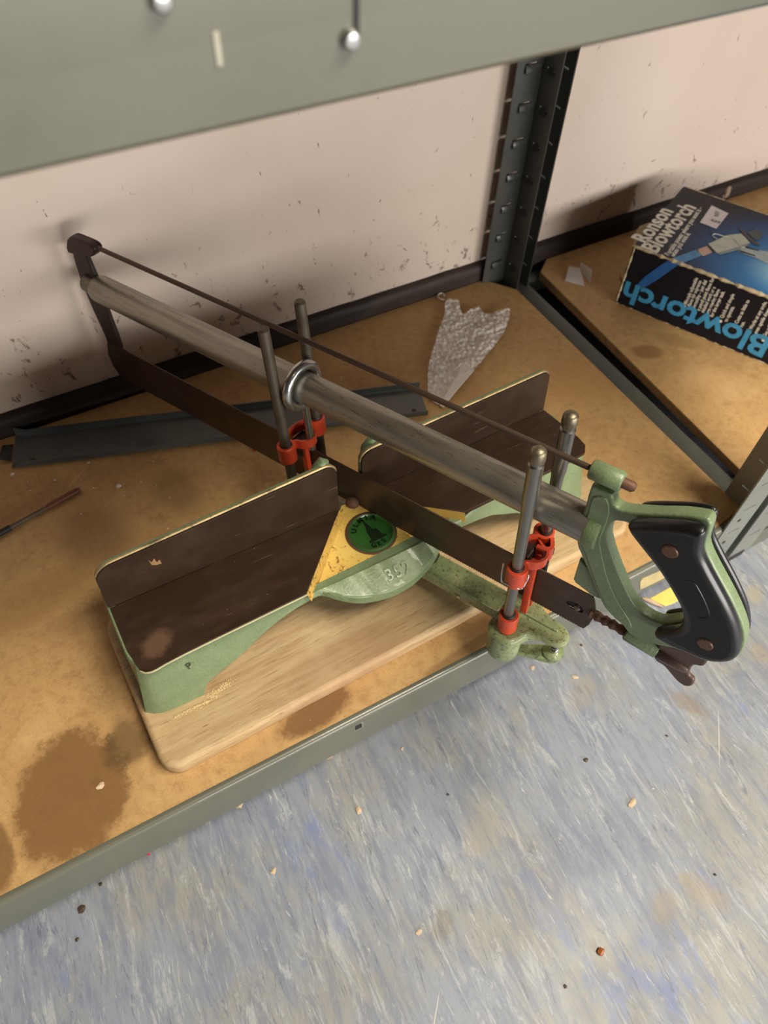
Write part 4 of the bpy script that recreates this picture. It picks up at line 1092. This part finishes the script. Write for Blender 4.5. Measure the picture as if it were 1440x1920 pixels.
crumb('red_chip', 477, 844, 0, .0030, RED, 'small red chip on the shelf left of the rear red guide', 'chip', None, 50)
crumb('red_chip', 277, 1599, FZ, .0030, mk_plain('red_flake', (206, 60, 60)), 'tiny red flake on the vinyl floor just below the shelf edge', 'chip', None, 51)
CHIP = mk_plain('wood_chip', (204, 180, 150), .7)
crumb('shaving', 190, 1473, 0, .0026, CHIP, 'pale shaving lying on the dark oil stain', 'wood chip', None, 52, .5, 1.8, .5)
for i, (u, v, s_, a) in enumerate(((617, 1419, .0036, 0), (672, 1520, .0040, 1.2), (754, 1404, .0018, 0), (450, 1507, .0050, .4), (1185, 1506, .0045, .3), (513, 1633, .0030, .6), (786, 1748, .0030, .2), (998, 1252, .0030, .3), (1078, 1270, .0030, -.5))):
    crumb('wood_chip', u, v, FZ, s_ * .75, CHIP, ('pale wood chip on the floor against the beam, left of the pressed tab', 'thin pale shaving on the floor below the pressed tab of the beam',
        'tiny pale chip on the floor just right of the pressed tab', 'long thin shaving half under the beam on the left', 'pale shaving alone on the floor at the right, below the wing nut',
        'small curled shaving on the floor in the lower left middle', 'small chip at the bottom centre of the vinyl floor', 'pinkish chip on the floor just left of the arm levelling screw', 'pale sliver on the floor right of the arm levelling screw')[i], 'wood chip', None, 60 + i, .3, 1.6, a)
crumb('seed', 1126, 1785, FZ, .0034, mk_plain('rust_crumb', (150, 88, 44)), 'rust coloured crumb alone near the bottom of the vinyl floor', 'crumb', None, 80, .6)
for i, (u, v, s_) in enumerate(((155, 1704, .0040), (189, 1658, .0018), (145, 1762, .0018), (1098, 1425, .0030), (1090, 1210, .0018), (1165, 1118, .0016), (1250, 1380, .0016), (840, 1490, .0014), (1340, 1640, .0016), (1060, 1850, .0018))):
    crumb('grit', u, v, FZ, s_, mk_plain('dark_grit', (70, 58, 44)) if i == 0 else bpy.data.materials['dark_grit'], 'brown speck of grit on the floor at the lower left, largest of the grit' if i == 0 else 'tiny dark speck of grit on the blue-grey vinyl floor', 'grit', None if i == 0 else 'dark grit on the floor', 90 + i, .4)

# yellow card on the floor seen through the handle, with a splinter beside it
yc = [P2(1140 + a / 9, 960 + b / 9, FZ + .001) for a, b in ((670, 1480), (820, 1400), (1000, 1300), (1200, 1200), (1330, 1330), (1300, 1450), (1180, 1500), (1080, 1550), (970, 1588), (900, 1560), (800, 1512))]
o = link('yellow_card', plate([yc], FZ + .0004, FZ + .0016, .0003), mk_plain('yellow_card', (240, 214, 112), .6, 0, .94))
tag(o, 'torn piece of yellow card on the floor, seen through the saw handle', 'card'); recenter(o)
a_, b_ = atz(1204, 1121, FZ + .002), atz(1243, 1138, FZ + .002)
o = link('splinter', tube([a_, a_.lerp(b_, .3) + Vector((0, .001, 0)), a_.lerp(b_, .7), b_], [.0012, .0026, .0022, .0008], 7), CHIP, smooth=60)
tag(o, 'brown and cream wood splinter beside the yellow card on the floor', 'splinter'); recenter(o)

# sawdust gathered against the foot of the casting: too fine to count
def dust(bm):
    rn = random.Random(11)
    for k in range(420):
        t = rn.random()
        x, y = (.004 + .020 * t + rn.gauss(0, .003), .2685 + .006 * t + rn.gauss(0, .0018)) if k % 2 else (-.026 + .03 * t, .2672 - abs(rn.gauss(0, .0012)))
        bmesh.ops.create_icosphere(bm, subdivisions=0, radius=rn.uniform(.0002, .0005), matrix=Matrix.Translation((x, y, BT + .0002)))
o = link('sawdust', bmm(dust), mk_plain('fresh_sawdust', (226, 200, 150), .7), kind='stuff')
tag(o, 'pale sawdust gathered round the green front foot on the wooden board', 'sawdust')
q = aty(1372, 352, .650)
def lump(bm):
    rn = random.Random(5)
    bmesh.ops.create_icosphere(bm, subdivisions=2, radius=.009)
    for v in bm.verts: v.co *= rn.uniform(.75, 1.15)
o = link('plaster_lump', bmm(lump, Matrix.Translation((q.x, .6545, .0115)) @ Matrix.Diagonal((.7, .35, 1.25, 1))), mk_plain('old_plaster', (168, 148, 130), .8))
tag(o, 'pale plaster lump stuck over the black skirting beyond the carton', 'plaster'); recenter(o)
